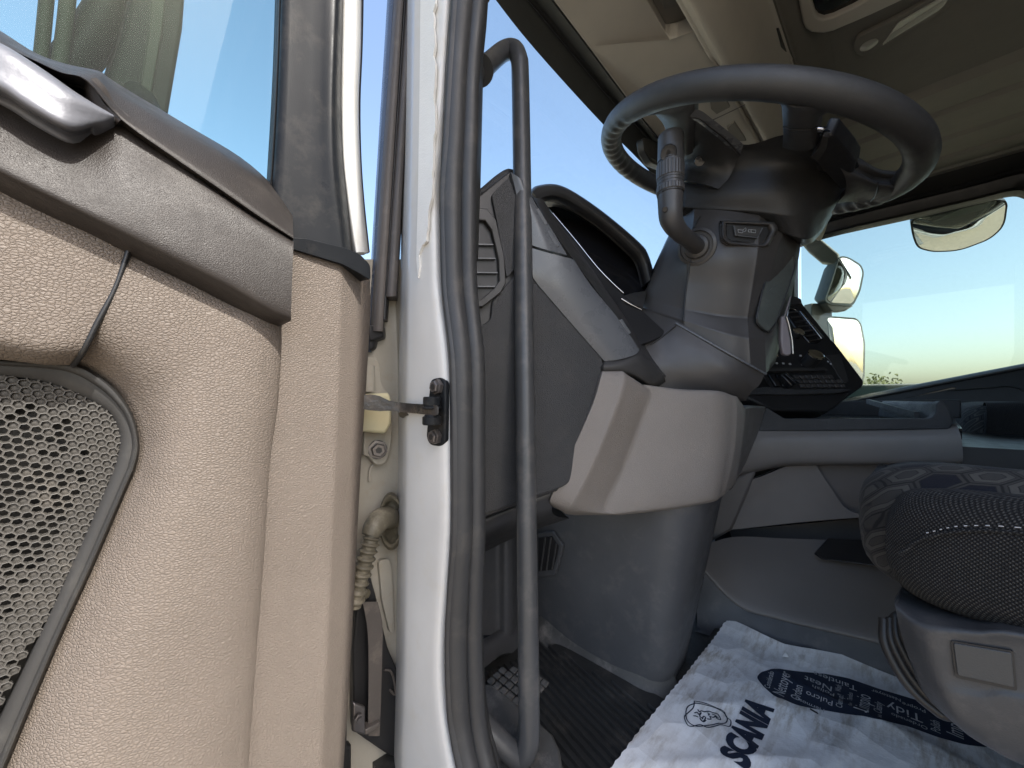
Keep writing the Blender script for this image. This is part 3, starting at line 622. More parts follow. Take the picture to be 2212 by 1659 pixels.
# ------------------------------------------------------------------ windscreen, header and overhead storage
ws = prism('windscreen', [Vector((.285, .47, 1.30)), Vector((.60, .585, 1.30)), Vector((2.15, .585, 1.30)), Vector((2.52, .46, 1.30)), Vector((2.52, .50, .40)), Vector((2.15, .645, .40)), Vector((.60, .645, .40)), Vector((.285, .52, .40))][:0] or
           [Vector((.30, .585, 1.30)), Vector((2.52, .585, 1.30)), Vector((2.52, .64, .40)), Vector((.30, .64, .40))], (0, .005, 0), M['clear'])
tag(ws, 'wide clear windscreen with blue sky behind the dashboard', 'windscreen')
oc = thing('overhead_storage', (1.4, .40, 1.2), 'beige overhead storage shelf above the windscreen with a dark header trim', 'overhead storage')
lA = [(985, -120), (1071, 0), (1140, 88), (1230, 190), (1309, 275), (1365, 330)]
lC = [(1050, -115), (1142, 0), (1208, 80), (1270, 155), (1328, 223), (1392, 290)]
lB = [(1100, -120), (1190, 0), (1270, 105), (1350, 212), (1391, 263), (1423, 302)]
def tail(y, z0, z1): return [Vector((1.35, y, z0)), Vector((1.9, y - .005, z1)), Vector((2.5, y - .02, z1 - .01))]
rA = L(lA, y=.565) + tail(.565, 1.165, 1.17); rC = L(lC, y=.53) + tail(.53, 1.185, 1.185); rB = L(lB, y=.492) + tail(.49, 1.195, 1.195)
rC2 = [p + Vector((0, -.004, .006)) for p in rC]
sheet('header_trim', [[p + Vector((0, .008, .05)) for p in rA], rA, [a.lerp(b, .55) + Vector((0, 0, -.002)) for a, b in zip(rA, rC)], rC, rC2, [a.lerp(b, .6) for a, b in zip(rC2, rB)], rB], (0, 0, .012), M['pillartrim'], oc, 4, 2, 35)
tube('header_bead', [p + Vector((0, -.002, -.003)) for p in rC], .0022, M['black'], oc, 8, 5)
G1 = [(1412, -120), (1477, 0), (1552, 148), (1629, 295), (1690, 410)]
GL = L(G1, y=.318); zg = sum(p.z for p in GL) / len(GL)
beige = [p + Vector((0, -.002, .001)) for p in rB[:6]] + [Vector((1.36, .487, 1.197)), Vector((2.45, .47, 1.197)), Vector((2.45, .318, zg)), Vector((1.6, .318, zg))] + [GL[3], GL[2]] + \
        [W(1513, 66, y=.32)] + [W(1500, 69, y=.330), W(1462, 82, y=.356), W(1447, 82, y=.372), W(1438, 72, y=.379), W(1385, -20, y=.384), W(1330, -120, y=.384)]
prism('shelf_panel', beige, (0, 0, .035), M['headliner'], oc, .003, 2)
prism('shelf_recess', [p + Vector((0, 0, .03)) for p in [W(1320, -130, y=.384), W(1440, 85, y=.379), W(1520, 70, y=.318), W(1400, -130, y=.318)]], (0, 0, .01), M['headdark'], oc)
prism('shelf_gap', [Vector((.3, .317, zg + .02)), Vector((2.5, .317, zg + .02)), Vector((2.5, .300, zg + .02)), Vector((.3, .300, zg + .02))], (0, 0, .01), M['black'], oc)
for q in ([(1533, 216), (1569, 216), (1577, 232), (1548, 247), (1536, 236)], [(1570, 277), (1586, 264), (1608, 296), (1612, 305), (1582, 305)]):
    pl = [W(u, v, y=.38) for u, v in q]
    prism('switch_blank', L(q, y=.40) if False else [WP(u, v, (1.0, .40, 1.2085), (0, .2, 1)) for u, v in q], (0, 0, .006), M['headdark'], oc, .001)
tube('shelf_seam', [WP(u, v, (1.0, .40, 1.2085), (0, .2, 1)) for u, v in ((1538, 260), (1570, 245), (1610, 226))], .0012, M['black'], oc, 6, 1)
fp = [(.309, zg + .004), (.303, zg - .002), (.288, zg + .010), (.268, zg + .07), (.258, zg + .14), (.250, 1.43), (.240, 1.455), (.232, 1.46)]
sheet('storage_front', [[Vector((x, y, z)) for x in (.28, .9, 1.5, 2.1, 2.5)] for y, z in fp], (0, .02, .01), M['headliner'], oc, 3, 3, 50)
sheet('storage_top', [[Vector((x, y, z)) for x in (.28, 1.4, 2.5)] for y, z in ((.231, 1.461), (.225, 1.458), (.215, 1.475), (.19, 1.497), (.15, 1.499))], (0, .0, .02), M['headdark'], oc, 3, 3, 50)
prism('storage_catch', [WP(u, v, (1.3, .2395, 1.45), (0, 1, .3)) for u, v in ((1679, 60), (1686, 58), (1698, 86), (1706, 108), (1699, 112), (1690, 100))], (0, .006, 0), M['black'], oc, .001)
tube('catch_lip', [WP(u, v, (1.3, .236, 1.45), (0, 1, .3)) for u, v in ((1690, 52), (1701, 80), (1710, 104), (1709, 135))], .003, M['headliner'], oc, 8, 4)
visor = thing('sun_visor_mount', W(1405, 330, y=.5), 'small black visor bracket under the header seen through the wheel', 'bracket')
prism('bracket_body', L(rnd([(1388, 296), (1420, 305), (1450, 345), (1440, 365), (1408, 352), (1392, 325)], 6), y=.50), (0, .02, 0), M['black'], visor, .003)
tube('bracket_arm', Y3([(1400, 340, .505), (1425, 352, .50), (1450, 372, .50)]), .006, M['black'], visor, 10, 3)
# roof hatch and courtesy lamp on the ceiling
def C3(pts, z): return [W(u, v, z=z) for u, v in pts]
hat = thing('roof_hatch', W(1800, 0, z=1.49), 'dark roof hatch with a rounded beige frame in the ceiling', 'roof hatch')
prism('hatch_frame', C3([(1700, -140), (1725, 0), (1734, 50), (1740, 63), (1752, 71), (1779, 73), (1800, 68), (1879, 34), (1952, 0), (2120, -90), (2060, -130), (1879, -2), (1843, 18), (1800, 38), (1780, 43), (1768, 39), (1761, 30), (1752, 0), (1738, -140)], 1.482), (0, 0, .022), M['headliner'], hat, .005, 3)
prism('hatch_pane', C3([(1730, -140), (1745, 0), (1756, 36), (1775, 46), (1800, 42), (1890, 0), (2070, -125)], 1.4955), (0, 0, .003), M['glossblack'], hat)
lamp = thing('ceiling_lamp', W(1950, 60, z=1.49), 'long unlit reading lamp with a ribbed lens and a round spot on the ceiling', 'lamp')
prism('lamp_base', C3(rnd([(1843, 97), (1852, 82), (1934, 41), (2024, -8), (2060, -14), (2068, -2), (2043, 23), (1897, 110), (1866, 124), (1847, 119)], 9), 1.486), (0, 0, .013), M['headdark'], lamp, .003, 3)
prism('long_lens', C3(rnd([(1904, 99), (1920, 78), (1940, 50), (1979, 27), (2030, -2), (2050, -4), (2043, 10), (2028, 24)], 7), 1.483), (0, 0, .006), M['lens'], lamp, .002)
cc = W(1877, 98, z=1.484); lathe('spot_lens', [(.020, .004), (.020, 0), (.016, -.002), (.006, -.004)], cc, (0, 0, 1), M['lens'], lamp, 24)
bm = bmesh.new()
for k in range(26):
    t = k / 25; a = W(1908 + 132 * t, 97 - 88 * t, z=1.4825); b = W(1925 + 120 * t, 74 - 78 * t, z=1.4825)
    add_tube(bm, [a, b], .0012, 6)
tag(bm_obj('lens_rib', bm, M['lens'], lamp), kind='stuff')

# ------------------------------------------------------------------ passenger side of the cab
ps = thing('opposite_door', (2.6, 0, 0), 'dark passenger door with a large side window and ribbed roof lining above', 'passenger door')
prof2 = [(1.90, 1.5), (1.93, 1.480), (2.07, 1.486), (2.085, 1.472), (2.11, 1.470), (2.26, 1.474), (2.275, 1.462), (2.31, 1.461), (2.42, 1.466), (2.43, 1.452), (2.46, 1.451), (2.53, 1.460), (2.54, 1.452), (2.585, 1.455)]
sheet('ribbed_lining', [[Vector((x, y, z)) for x, z in prof2] for y in (.45, -.3, -1.6)], (0, 0, .03), M['lining'], ps, 1, 1, 25)
bt = [(1670, 560), (1700, 543), (1781, 512), (1966, 470), (2117, 435), (2182, 420), (2214, 424), (2260, 450), (2290, 520)]
tp = [(1660, 492), (1690, 478), (1781, 447), (1935, 400), (2015, 379), (2212, 325), (2260, 312), (2330, 296), (2400, 280)]
rows = [[W(a[0] + (b[0] - a[0]) * s, a[1] + (b[1] - a[1]) * s, x=xx) for a, b in zip(tp, bt)] for s, xx in ((0, 2.58), (.35, 2.582), (.42, 2.575), (.5, 2.59), (.56, 2.578), (.64, 2.582), (.85, 2.585), (.92, 2.578), (1, 2.60))]
sheet('window_surround', [r + [r[-1] + Vector((0, -.35, .01)), r[-1] + Vector((0, -.9, .01))] for r in rows], (.03, 0, 0), M['black'], ps, 4, 1, 30)
sl = [(1660, 902), (1750, 880), (1836, 859), (2000, 826), (2212, 785), (2330, 762)]
rows = [[W(u, v, x=2.60) for u, v in sl], [W(u, v + 3, x=2.57) for u, v in sl], [W(u, v + 9, x=2.55) for u, v in sl], [W(u, v + 13, x=2.55) for u, v in sl], [W(u, v + 30, x=2.53) for u, v in sl], [Vector((2.54, p.y, 0)) for p in [W(u, v, x=2.54) for u, v in sl]]]
sheet('door_panel', [r + [r[-1] + Vector((0, -.4, .02)), r[-1] + Vector((0, -1.1, .03))] for r in rows], (.04, 0, 0), M['black'], ps, 3, 1, 40)
tube('sill_rail', [W(u, v + 9, x=2.545) for u, v in sl], .006, M['dashsmooth'], ps, 8, 3)
prism('pull_recess', [W(u, v, x=2.535) for u, v in rnd([(1899, 872), (1990, 852), (2062, 835), (2076, 845), (2070, 862), (2030, 873), (1900, 879)], 8)], (.01, 0, 0), M['glossblack'], ps, .002)
tube('panel_seam', [W(u, v, x=2.528) for u, v in ((2045, 822 + 22), (2130, 838), (2190, 836), (2260, 870))], .003, M['dashsmooth'], ps, 6, 4)
box('front_pillar', (2.50, .405, .2), (2.62, .47, 1.36), M['pillartrim'], ps, .01)
prism('side_window', [Vector((2.605, .39, 1.40)), Vector((2.605, -1.2, 1.40)), Vector((2.605, -1.2, .40)), Vector((2.605, .39, .40))], (.004, 0, 0), M['sideglass'], ps)
box('rear_pillar', (2.57, -1.6, 0), (2.62, -.75, 1.5), M['headliner'], ps)

pm = thing('twin_wing_mirror', W(1780, 560, x=2.75), 'grey twin passenger mirror with a small wide angle glass above a tall one', 'wing mirror')
MPn = Vector((-.62, -.78, -.04)).normalized(); MPp = W(1820, 620, x=2.76)
def MPt(pts, off=0): return [WP(u, v, MPp + MPn * off, MPn) for u, v in pts]
prism('mirror_arm', X3([(1722, 515, 2.74), (1742, 500, 2.74), (1776, 518, 2.74), (1812, 548, 2.74), (1815, 572, 2.74), (1774, 566, 2.74), (1744, 541, 2.74)]), (.06, .0, 0), M['mirrorgrey'], pm, .008, 3)
def hous(name, front, back, mat):
    a = MPt(front); c = sum(a, Vector()) / len(a); b = [p.lerp(c, .25) - MPn * .10 + Vector((0, .0, 0)) for p in a]
    m_ = [p - MPn * .05 for p in a]; return loft(name, [a, m_, b], mat, pm, 1, 50)
uf = [(1814, 552), (1833, 555), (1861, 572), (1867, 589), (1859, 629), (1843, 661), (1796, 659), (1781, 650), (1796, 608)]
hous('upper_housing', rnd(uf, 9, 3), None, plastic('slate mirror housing', (.10, .12, .125), .45, .1, 400, .4, .1))
def bulged(name, pts, off, mat, parent, blg=.012):
    a = MPt(pts, off); c = sum(a, Vector()) / len(a); bm = bmesh.new(); rings = []
    for s in (1, .8, .6, .4, .2): rings.append([bm.verts.new(c + (p - c) * s + MPn * blg * (1 - s * s)) for p in a])
    cv = bm.verts.new(c + MPn * blg); n = len(a)
    for r, q in zip(rings, rings[1:]):
        for k in range(n): bm.faces.new((r[k], r[(k + 1) % n], q[(k + 1) % n], q[k]))
    for k in range(n): bm.faces.new((rings[-1][k], rings[-1][(k + 1) % n], cv))
    o = bm_obj(name, bm, mat, parent, 80); return o
bulged('upper_mirror', rnd([(1815, 556), (1833, 559), (1858, 575), (1863, 589), (1855, 627), (1841, 656), (1798, 654), (1786, 647), (1800, 608)], 8, 3), .002, M['mirror'], pm, .018)
prism('mirror_post', [WP(u, v, MPp - MPn * .05, MPn) for u, v in ((1753, 655), (1798, 655), (1798, 690), (1753, 690))], (-MPn * .05), M['mirrorgrey'], pm, .004)
prism('housing_foot', [WP(u, v, MPp - MPn * .005, MPn) for u, v in ((1784, 655), (1845, 660), (1826, 672), (1798, 672))], (-MPn * .05), M['mirrorgrey'], pm, .003)
lf = [(1753, 680), (1784, 682), (1851, 687), (1861, 700), (1869, 741), (1868, 815), (1856, 848), (1800, 856), (1760, 850), (1752, 760)]
hous('lower_housing', rnd(lf, 8, 3), None, M['mirrorgrey'])
bulged('lower_mirror', rnd([(1787, 686), (1850, 691), (1858, 702), (1865, 741), (1864, 813), (1852, 844), (1808, 850), (1796, 760)], 7, 3), .002, M['mirror'], pm, .006)

km = thing('kerb_mirror', W(2070, 450, x=2.72), 'curved kerb mirror hanging above the passenger window reflecting the sandy yard', 'kerb mirror')
KN = Vector((-.66, -.10, -.74)).normalized(); KP = W(2070, 495, x=2.76)
kf = rnd([(1966, 478), (1978, 471), (2060, 453), (2152, 431), (2173, 433), (2177, 442), (2171, 488), (2140, 517), (2071, 543), (2013, 545), (1981, 536), (1971, 512)], 30, 5)
a = [WP(u, v, KP, KN) for u, v in kf]; c = sum(a, Vector()) / len(a)
loft('mirror_shell', [[p - KN * .05 + (c - p) * .25 for p in a], [p - KN * .02 for p in a], a, [p + (c - p) * .03 + KN * .001 for p in a]], M['black'], km, 1, 50)
MPn2, MPn, MPp2, MPp = MPn, KN, MPp, KP
kc = sum((Vector(p) for p in kf), Vector((0, 0))) / len(kf)
bulged('convex_glass', [tuple(kc + (Vector(p) - kc) * .955) for p in kf], .002, M['mirror'], km, .030)
MPn, MPp = MPn2, MPp2
prism('mirror_mount', X3([(2020, 462, 2.70), (2112, 438, 2.70), (2114, 446, 2.70), (2089, 464, 2.70), (1992, 482, 2.70)]), (.06, 0, 0), M['black'], km, .004)

# trees beyond the window
def tree(name, base, h, rad, mat, label):
    t = thing(name, base, label, 'tree', None); rnd_ = random.Random(int(base[1] * 10) + 5)
    tube('trunk', [Vector(base), Vector(base) + Vector((.1, .05, h * .35)), Vector(base) + Vector((0, .1, h * .75))], [rad * .10, rad * .07, rad * .03], M['bark'], t, 8, 3)
    bm = bmesh.new()
    for k in range(1500):
        a, b, q = rnd_.uniform(0, 6.28), rnd_.uniform(-1, 1), rnd_.random() ** .4
        lump = 1 + .35 * math.sin(3 * a + 2) * math.cos(4 * b)
        p = Vector(base) + Vector((math.cos(a) * math.sqrt(1 - b * b) * rad * q * lump, math.sin(a) * math.sqrt(1 - b * b) * rad * q * lump, h * .65 + b * h * .38 * q * lump))
        e1 = Vector((rnd_.uniform(-1, 1), rnd_.uniform(-1, 1), rnd_.uniform(-1, 1))).normalized() * rad * .09; e2 = e1.orthogonal().normalized() * rad * .06
        bm.faces.new([bm.verts.new(p + e1), bm.verts.new(p + e2), bm.verts.new(p - e1), bm.verts.new(p - e2)])
    me = bpy.data.meshes.new('crown'); bm.to_mesh(me); bm.free(); link('crown', me, mat, t, 0)
def far(u, dist):
    p = W(u, V0, d=1.0); q = Vector((p.x, p.y, 0)).normalized() * dist; return (q.x, q.y, gz)
tree('yard_tree', far(1902, 34), 3.2, 1.1, M['leaf'], 'small yellow green tree far beyond the passenger window sill')
tree('autumn_tree', far(1849, 30), 1.55, .8, M['leaforange'], 'low orange tree beside the mirror beyond the window')

# ------------------------------------------------------------------ dashboard
dash = thing('dashboard', (.9, .45, .3), 'charcoal truck dashboard with satin strip, instrument hood and grey beige knee panel', 'dashboard')
PE, NE = Vector((.314, .36, 0)), Vector((.432, .902, 0)).normalized()
def PEt(pts, off=0): return [WP(u, v, PE - NE * off, NE) for u, v in pts]
prism('end_panel', PEt([(1028, 425), (1095, 372), (1104, 368), (1110, 400), (1135, 470), (1160, 548), (1190, 600), (1240, 680), (1306, 765), (1314, 785), (1300, 830), (1262, 960), (1235, 1040), (1220, 1056), (1050, 1118), (1028, 1122)], -.004), NE * .05, M['dashsmooth'], dash, .003)
prism('end_pad', PEt(rnd([(1028, 706), (1046, 700), (1060, 690), (1064, 650), (1142, 560), (1150, 572), (1180, 618), (1240, 698), (1300, 773), (1304, 790), (1230, 1042), (1216, 1052), (1062, 1106), (1028, 1112)], 6), .002), NE * .01, M['dash'], dash, .004, 3)
tube('end_top_roll', D3([(1024, 434, .50), (1050, 412, .505), (1078, 388, .51), (1100, 376, .52), (1112, 384, .53)]), .0065, M['dash'], dash, 12, 4)
prism('pad_upper', PEt(rnd([(1062, 420), (1098, 384), (1106, 400), (1130, 475), (1144, 545), (1095, 600), (1088, 560), (1074, 480)], 6), .001), NE * .01, M['dash'], dash, .004, 3)
# side vent
vent = prism('side_vent', PEt([(1024, 448), (1052, 450), (1072, 474), (1090, 555), (1093, 612), (1082, 632), (1044, 662), (1024, 664), (1024, 650), (1040, 646), (1068, 622), (1079, 606), (1077, 560), (1062, 496), (1048, 476), (1024, 474)], .006), NE * .012, M['dashsmooth'], dash, .0012)
prism('vent_cavity', PEt([(1024, 470), (1050, 474), (1066, 498), (1080, 560), (1082, 610), (1042, 648), (1024, 650)], -.0005), NE * .002, M['black'], vent)
for v in (527, 557, 588, 618):
    e = 1066 + (v - 527) * .15
    prism('slat', PEt([(1018, v - 1), (e, v), (e, v + 2.0), (1018, v + 1.5)], .0045), NE * .004 + Vector((0, 0, -.0008)), M['satin'], vent)
# satin strip with its dark side face
def PS(rows): return [[WP(u, v, PE - NE * o, NE) for u, v, o in r] for r in rows]
sheet('satin_strip', PS([[(1136, 532, .004), (1180, 545, .010), (1227, 557, .012), (1240, 561, .006)], [(1147, 592, .004), (1205, 610, .010), (1262, 622, .012), (1276, 616, .006)], [(1196, 654, .004), (1250, 672, .010), (1318, 690, .012), (1332, 684, .006)], [(1262, 730, .004), (1300, 738, .010), (1354, 738, .012), (1366, 732, .006)], [(1306, 780, .004), (1335, 777, .010), (1370, 767, .012), (1381, 757, .006)]]), (.006, .014, 0), M['satin'], dash, 4, 4, 50)
sheet('satin_upper_strip', PS([[(1104, 372, .004), (1122, 384, .008), (1135, 396, .004)], [(1116, 420, .004), (1142, 436, .009), (1160, 446, .005)], [(1130, 478, .004), (1165, 490, .009), (1192, 496, .005)], [(1143, 528, .004), (1186, 541, .009), (1225, 551, .005)]]), (.006, .014, 0), M['satin'], dash, 4, 4, 50)
sheet('strip_nose', PS([[(1304, 772, -.004), (1338, 770, .002), (1370, 760, .003), (1384, 752, -.002)], [(1306, 783, .006), (1340, 781, .0115), (1376, 771, .0125), (1388, 766, .006)], [(1304, 792, .010), (1345, 792, .014), (1394, 795, .014), (1412, 788, .008)], [(1304, 801, .008), (1360, 806, .012), (1405, 824, .012), (1434, 814, .006)], [(1306, 812, -.004), (1372, 818, 0), (1412, 838, 0), (1438, 824, -.004)]]), (.01, .02, 0), M['dashsmooth'], dash, 4, 4, 50)
def dPE(u, v, o):
    p = WP(u, v, PE - NE * o, NE); return p.x * CP + p.y * SP
sheet('strip_side', [D3([(a, b, dPE(a, b, .003)), (c, d, dPE(c, d, 0) + .03), (e, f, dPE(e, f, 0) + .07)]) for a, b, c, d, e, f in ((1134, 396, 1150, 424, 1172, 430), (1191, 494, 1212, 508, 1225, 508), (1240, 562, 1262, 572, 1274, 574), (1332, 686, 1346, 682, 1352, 678), (1381, 758, 1396, 750, 1410, 740), (1434, 814, 1450, 810, 1470, 800))], (.01, .02, -.01), M['dashsmooth'], dash, 3, 3, 50)
for q in ((1160, 452, 1180, 486), (1184, 500, 1206, 534), (1340, 692, 1360, 722)):
    prism('trim_clip', [WP(u, v, PE - NE * .0075, NE) for u, v in ((q[0] - 2, q[1]), (q[0] + 4, q[1] - 3), (q[2] + 4, q[3] - 3), (q[2] - 2, q[3]))], NE * .006, M['satin'], dash, .0006)
# instrument hood and cluster
O_ = [(1148, 412, .60), (1162, 402, .61), (1202, 399, .63), (1245, 418, .65), (1312, 465, .68), (1382, 525, .70), (1401, 552, .71), (1414, 596, .71)]
I_ = [(1164, 432, .592), (1178, 424, .60), (1205, 424, .615), (1240, 440, .635), (1302, 482, .66), (1366, 540, .68), (1384, 566, .69), (1396, 612, .69)]
mid_ = [((a[0] * .6 + b[0] * .4), a[1] * .6 + b[1] * .4, min(a[2], b[2]) - .004) for a, b in zip(O_, I_)]
in2 = [(b[0] + 6, b[1] + 14, b[2] + .05) for b in I_]
bk_ = [(a[0] - 2, a[1] - 1, a[2] + .10) for a in O_]
sheet('instrument_hood', [D3(bk_), D3(O_), D3(mid_), D3(I_)], (.005, .012, -.004), M['dashsmooth'], dash, 4, 4, 60)
sheet('hood_lining', [D3([(a, b, c - .001) for a, b, c in I_]), D3([(a + 2, b + 6, c + .02) for a, b, c in I_]), D3(in2)], (.004, .008, -.004), M['black'], dash, 4, 3, 60)
prism('cluster_lens', D3([(1170, 430, .70), (1210, 430, .70), (1300, 480, .72), (1380, 550, .735), (1412, 600, .735), (1398, 665, .70), (1346, 640, .66), (1290, 580, .66), (1194, 461, .68)]), (.03, .03, 0), M['glossblack'], dash, 0)
tube('cluster_edge', D3([(1194, 461, .612), (1240, 515, .607), (1290, 577, .60), (1324, 612, .597), (1347, 633, .596)]), .0011, M['silver'], dash, 8, 4)
tube('cluster_edge', D3([(1342, 645, .588), (1362, 657, .588), (1386, 669, .59)]), .0012, M['silver'], dash, 8, 3)
sheet('cluster_ledge', [D3([(1166, 432, .60), (1175, 440, .61), (1192, 460, .615)]), D3([(1222, 520, .59), (1238, 530, .60), (1244, 522, .608)]), D3([(1262, 575, .583), (1280, 588, .592), (1292, 580, .603)]), D3([(1318, 660, .575), (1332, 655, .585), (1346, 636, .598)]), D3([(1345, 700, .57), (1368, 690, .58), (1388, 672, .592)]), D3([(1380, 745, .565), (1410, 735, .575), (1440, 720, .59)])], (.01, .02, -.008), M['black'], dash, 3, 3, 50)
sheet('cluster_pod', [D3([(1345, 640, .60), (1370, 632, .62), (1398, 628, .64)]), D3([(1343, 648, .589), (1368, 656, .595), (1390, 660, .61)]), D3([(1350, 662, .595), (1368, 668, .60), (1387, 672, .615)])], (.01, .02, 0), M['dashsmooth'], dash, 3, 3, 60)
# dash top running under the windscreen
sheet('dash_top', [[Vector((x, y, z)) for x, z in ((.36, zz), (.7, zz), (1.4, zz - .01), (2.5, zz - .05))] for y, zz in ((.345, .50), (.42, .53), (.52, .52), (.63, .50))], (0, 0, -.04), M['dash'], dash, 3, 3)
# knee panel
sheet('knee_panel', tight([D3([(1306, 806, .545), (1340, 806, .55), (1386, 836, .555), (1470, 846, .565), (1550, 850, .575), (1590, 862, .60), (1604, 885, .63)]),
    D3([(1303, 799, .53), (1340, 799, .532), (1384, 830, .543), (1470, 841, .55), (1548, 844, .557), (1592, 857, .58), (1611, 884, .62)]),
    D3([(1299, 812, .517), (1350, 818, .516), (1406, 850, .544), (1472, 856, .544), (1550, 860, .55), (1592, 870, .575), (1611, 893, .62)]),
    D3([(1278, 880, .514), (1328, 890, .510), (1388, 900, .545), (1475, 910, .543), (1552, 912, .549), (1592, 912, .575), (1611, 912, .62)]),
    D3([(1222, 1005, .513), (1278, 1010, .509), (1346, 1012, .545), (1450, 1006, .543), (1544, 995, .549), (1585, 985, .575), (1602, 978, .62)]),
    D3([(1192, 1070, .513), (1238, 1088, .511), (1308, 1096, .542), (1430, 1088, .544), (1534, 1070, .55), (1568, 1058, .576), (1592, 1035, .62)]),
    D3([(1188, 1088, .52), (1222, 1108, .53), (1336, 1111, .545), (1444, 1100, .554), (1536, 1084, .56), (1564, 1070, .585), (1584, 1048, .625)]),
    D3([(1194, 1096, .545), (1240, 1113, .56), (1340, 1112, .575), (1446, 1101, .58), (1536, 1085, .585), (1560, 1072, .605), (1578, 1052, .635)])], (1, 2, 5), .24), (.025, .03, 0), M['knee'], dash, 4, 4, 55)
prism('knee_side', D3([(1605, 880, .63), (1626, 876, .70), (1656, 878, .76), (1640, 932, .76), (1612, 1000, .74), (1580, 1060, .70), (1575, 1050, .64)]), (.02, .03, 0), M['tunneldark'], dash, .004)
# lip under the end panel, footwell and kick panel
sheet('dash_lip', [D3([(1024, 1124, .50), (1060, 1112, .505), (1130, 1085, .512), (1194, 1060, .518)]), D3([(1026, 1134, .496), (1064, 1122, .503), (1134, 1096, .512), (1192, 1078, .52)]), D3([(1030, 1160, .50), (1068, 1152, .515), (1136, 1130, .53), (1196, 1112, .54)]), D3([(1036, 1200, .54), (1072, 1180, .56), (1140, 1150, .58), (1230, 1120, .60)])], (0, .02, .01), M['dashsmooth'], dash, 4, 4, 60)
rows = []
for a, b, xx in (((1120, 1140), (1120, 1345), .555), ((1165, 1128), (1165, 1368), .555), ((1240, 1118), (1235, 1428), .555), ((1340, 1112), (1322, 1482), .556), ((1420, 1104), (1378, 1503), .559), ((1462, 1100), (1408, 1509), .567), ((1500, 1092), (1434, 1503), .585), ((1532, 1084), (1454, 1480), .615), ((1560, 1070), (1480, 1430), .68)):
    rows.append([W(a[0] + (b[0] - a[0]) * s, a[1] + (b[1] - a[1]) * s, x=xx) for s in (-.05, .25, .5, .75, .93, 1.0)])
sheet('kick_panel', rows, (.04, .03, 0), M['kick'], dash, 3, 4, 60)
sheet('kick_foot', [[p + Vector((-.012 * f, -.014 * f, dz)) for p in cr([W(u, v, x=xx) for u, v, xx in ((1140, 1370, .555), (1165, 1368, .555), (1235, 1428, .555), (1322, 1482, .556), (1378, 1503, .559), (1408, 1509, .567), (1434, 1503, .585), (1454, 1480, .615))], 1)] for f, dz in ((0, .035), (.5, .016), (1.6, .010), (3.2, .0045))], (.01, .01, -.002), M['matdusty'], dash, 4, 3, 70)
fv = prism('foot_vent', [W(u, v, x=.5545) for u, v in rnd([(1160, 1150), (1199, 1145), (1220, 1176), (1215, 1199), (1204, 1241), (1160, 1247)], 5)], (-.006, 0, 0), M['kick'], dash, .0025, 3)
prism('vent_cavity', [W(u, v, x=.5475) for u, v in ((1164, 1162), (1193, 1158), (1207, 1180), (1204, 1200), (1195, 1230), (1164, 1234))], (-.0004, 0, 0), M['black'], fv)
for a, b in (((1178, 1160), (1168, 1232)), ((1190, 1160), (1180, 1232)), ((1202, 1174), (1192, 1230))):
    tube('slat', [W(a[0], a[1], x=.5465), W(b[0], b[1], x=.5465)], .0022, M['dashsmooth'], fv, 6, 1)
sheet('footwell_wall', [[W(1020, v, y=.49), W(1050, v, y=.495), W(1075, v, y=.50), W(1092, v, y=.485), W(1108, v + 4, y=.487), W(1118, v + 8, y=.51), W(1150, v + 10, y=.53)] for v in (1100, 1180, 1260, 1340, 1372)], (0, .03, 0), M['kick'], dash, 3, 3, 60)
sheet('footwell_ledge', [[W(1020, 1392, y=.49), W(1060, 1372, y=.497), W(1110, 1346, y=.505), W(1175, 1384, y=.51)], [W(1020, 1410, y=.462), W(1062, 1392, y=.475), W(1104, 1368, y=.488), W(1170, 1400, y=.49)], [W(1020, 1470, y=.452), W(1062, 1430, y=.462), W(1100, 1410, y=.478), W(1170, 1425, y=.482)]], (0, .02, -.02), M['kick'], dash, 4, 4, 60)
sheet('dash_underside', [[Vector((.42, .50, .33)), Vector((1.0, .5, .33)), Vector((2.5, .5, .33))], [Vector((.45, .34, .36)), Vector((1.0, .36, .36)), Vector((2.5, .36, .36))]], (0, 0, .03), M['black'], dash, 1, 1)
# passenger half of the dash
sheet('dash_right', [[Vector((1.32, y, z)), Vector((1.9, y + .06, z)), Vector((2.5, y + .1, z))] for y, z in ((.30, .50), (.26, .49), (.25, .44), (.30, .30), (.36, .1))], (0, .03, 0), M['dash'], dash, 3, 3)

# centre console panel facing the driver
con = thing('centre_console', (1.25, .2, .4), 'black centre console with vent, rotary knobs and push button rows', 'console')
PA, PB, PC = W(1730, 645, x=1.22), W(1865, 822, x=1.20), W(1640, 835, x=1.00)
NC = (PB - PA).cross(PC - PA).normalized(); NC = NC if NC.dot(PA - Vector((0, 0, .45))) > 0 else -NC
def CO(pts, off=0): return [WP(u, v, PA - NC * off, NC) for u, v in pts]
def cq(X, Y): return (1590.8 + X / 5.0406, 576 + Y / 5.0406)
prism('console_body', CO(rnd([(1660, 640), (1712, 638), (1732, 645), (1733, 655), (1797, 735), (1804, 741), (1866, 822), (1865, 834), (1812, 872), (1760, 880), (1590, 862), (1590, 780)], 6), 0), NC * .12, M['black'], con, .006, 3)
prism('console_cap', CO(rnd([(1690, 640), (1720, 643), (1732, 646), (1732, 656), (1695, 660)], 4), .006), NC * .03, M['dashsmooth'], con, .003)
prism('console_shelf', CO(rnd([cq(330, 1105), cq(960, 1095), cq(1000, 1130), cq(300, 1140)], 2), .010), NC * .03, M['dashsmooth'], con, .002)
prism('console_lip', CO(rnd([cq(60, 1350), cq(300, 1310), cq(700, 1340), cq(1160, 1330), cq(1260, 1340), cq(1100, 1375), cq(600, 1390), cq(30, 1385)], 4), .012), NC * .03, M['dash'], con, .003)
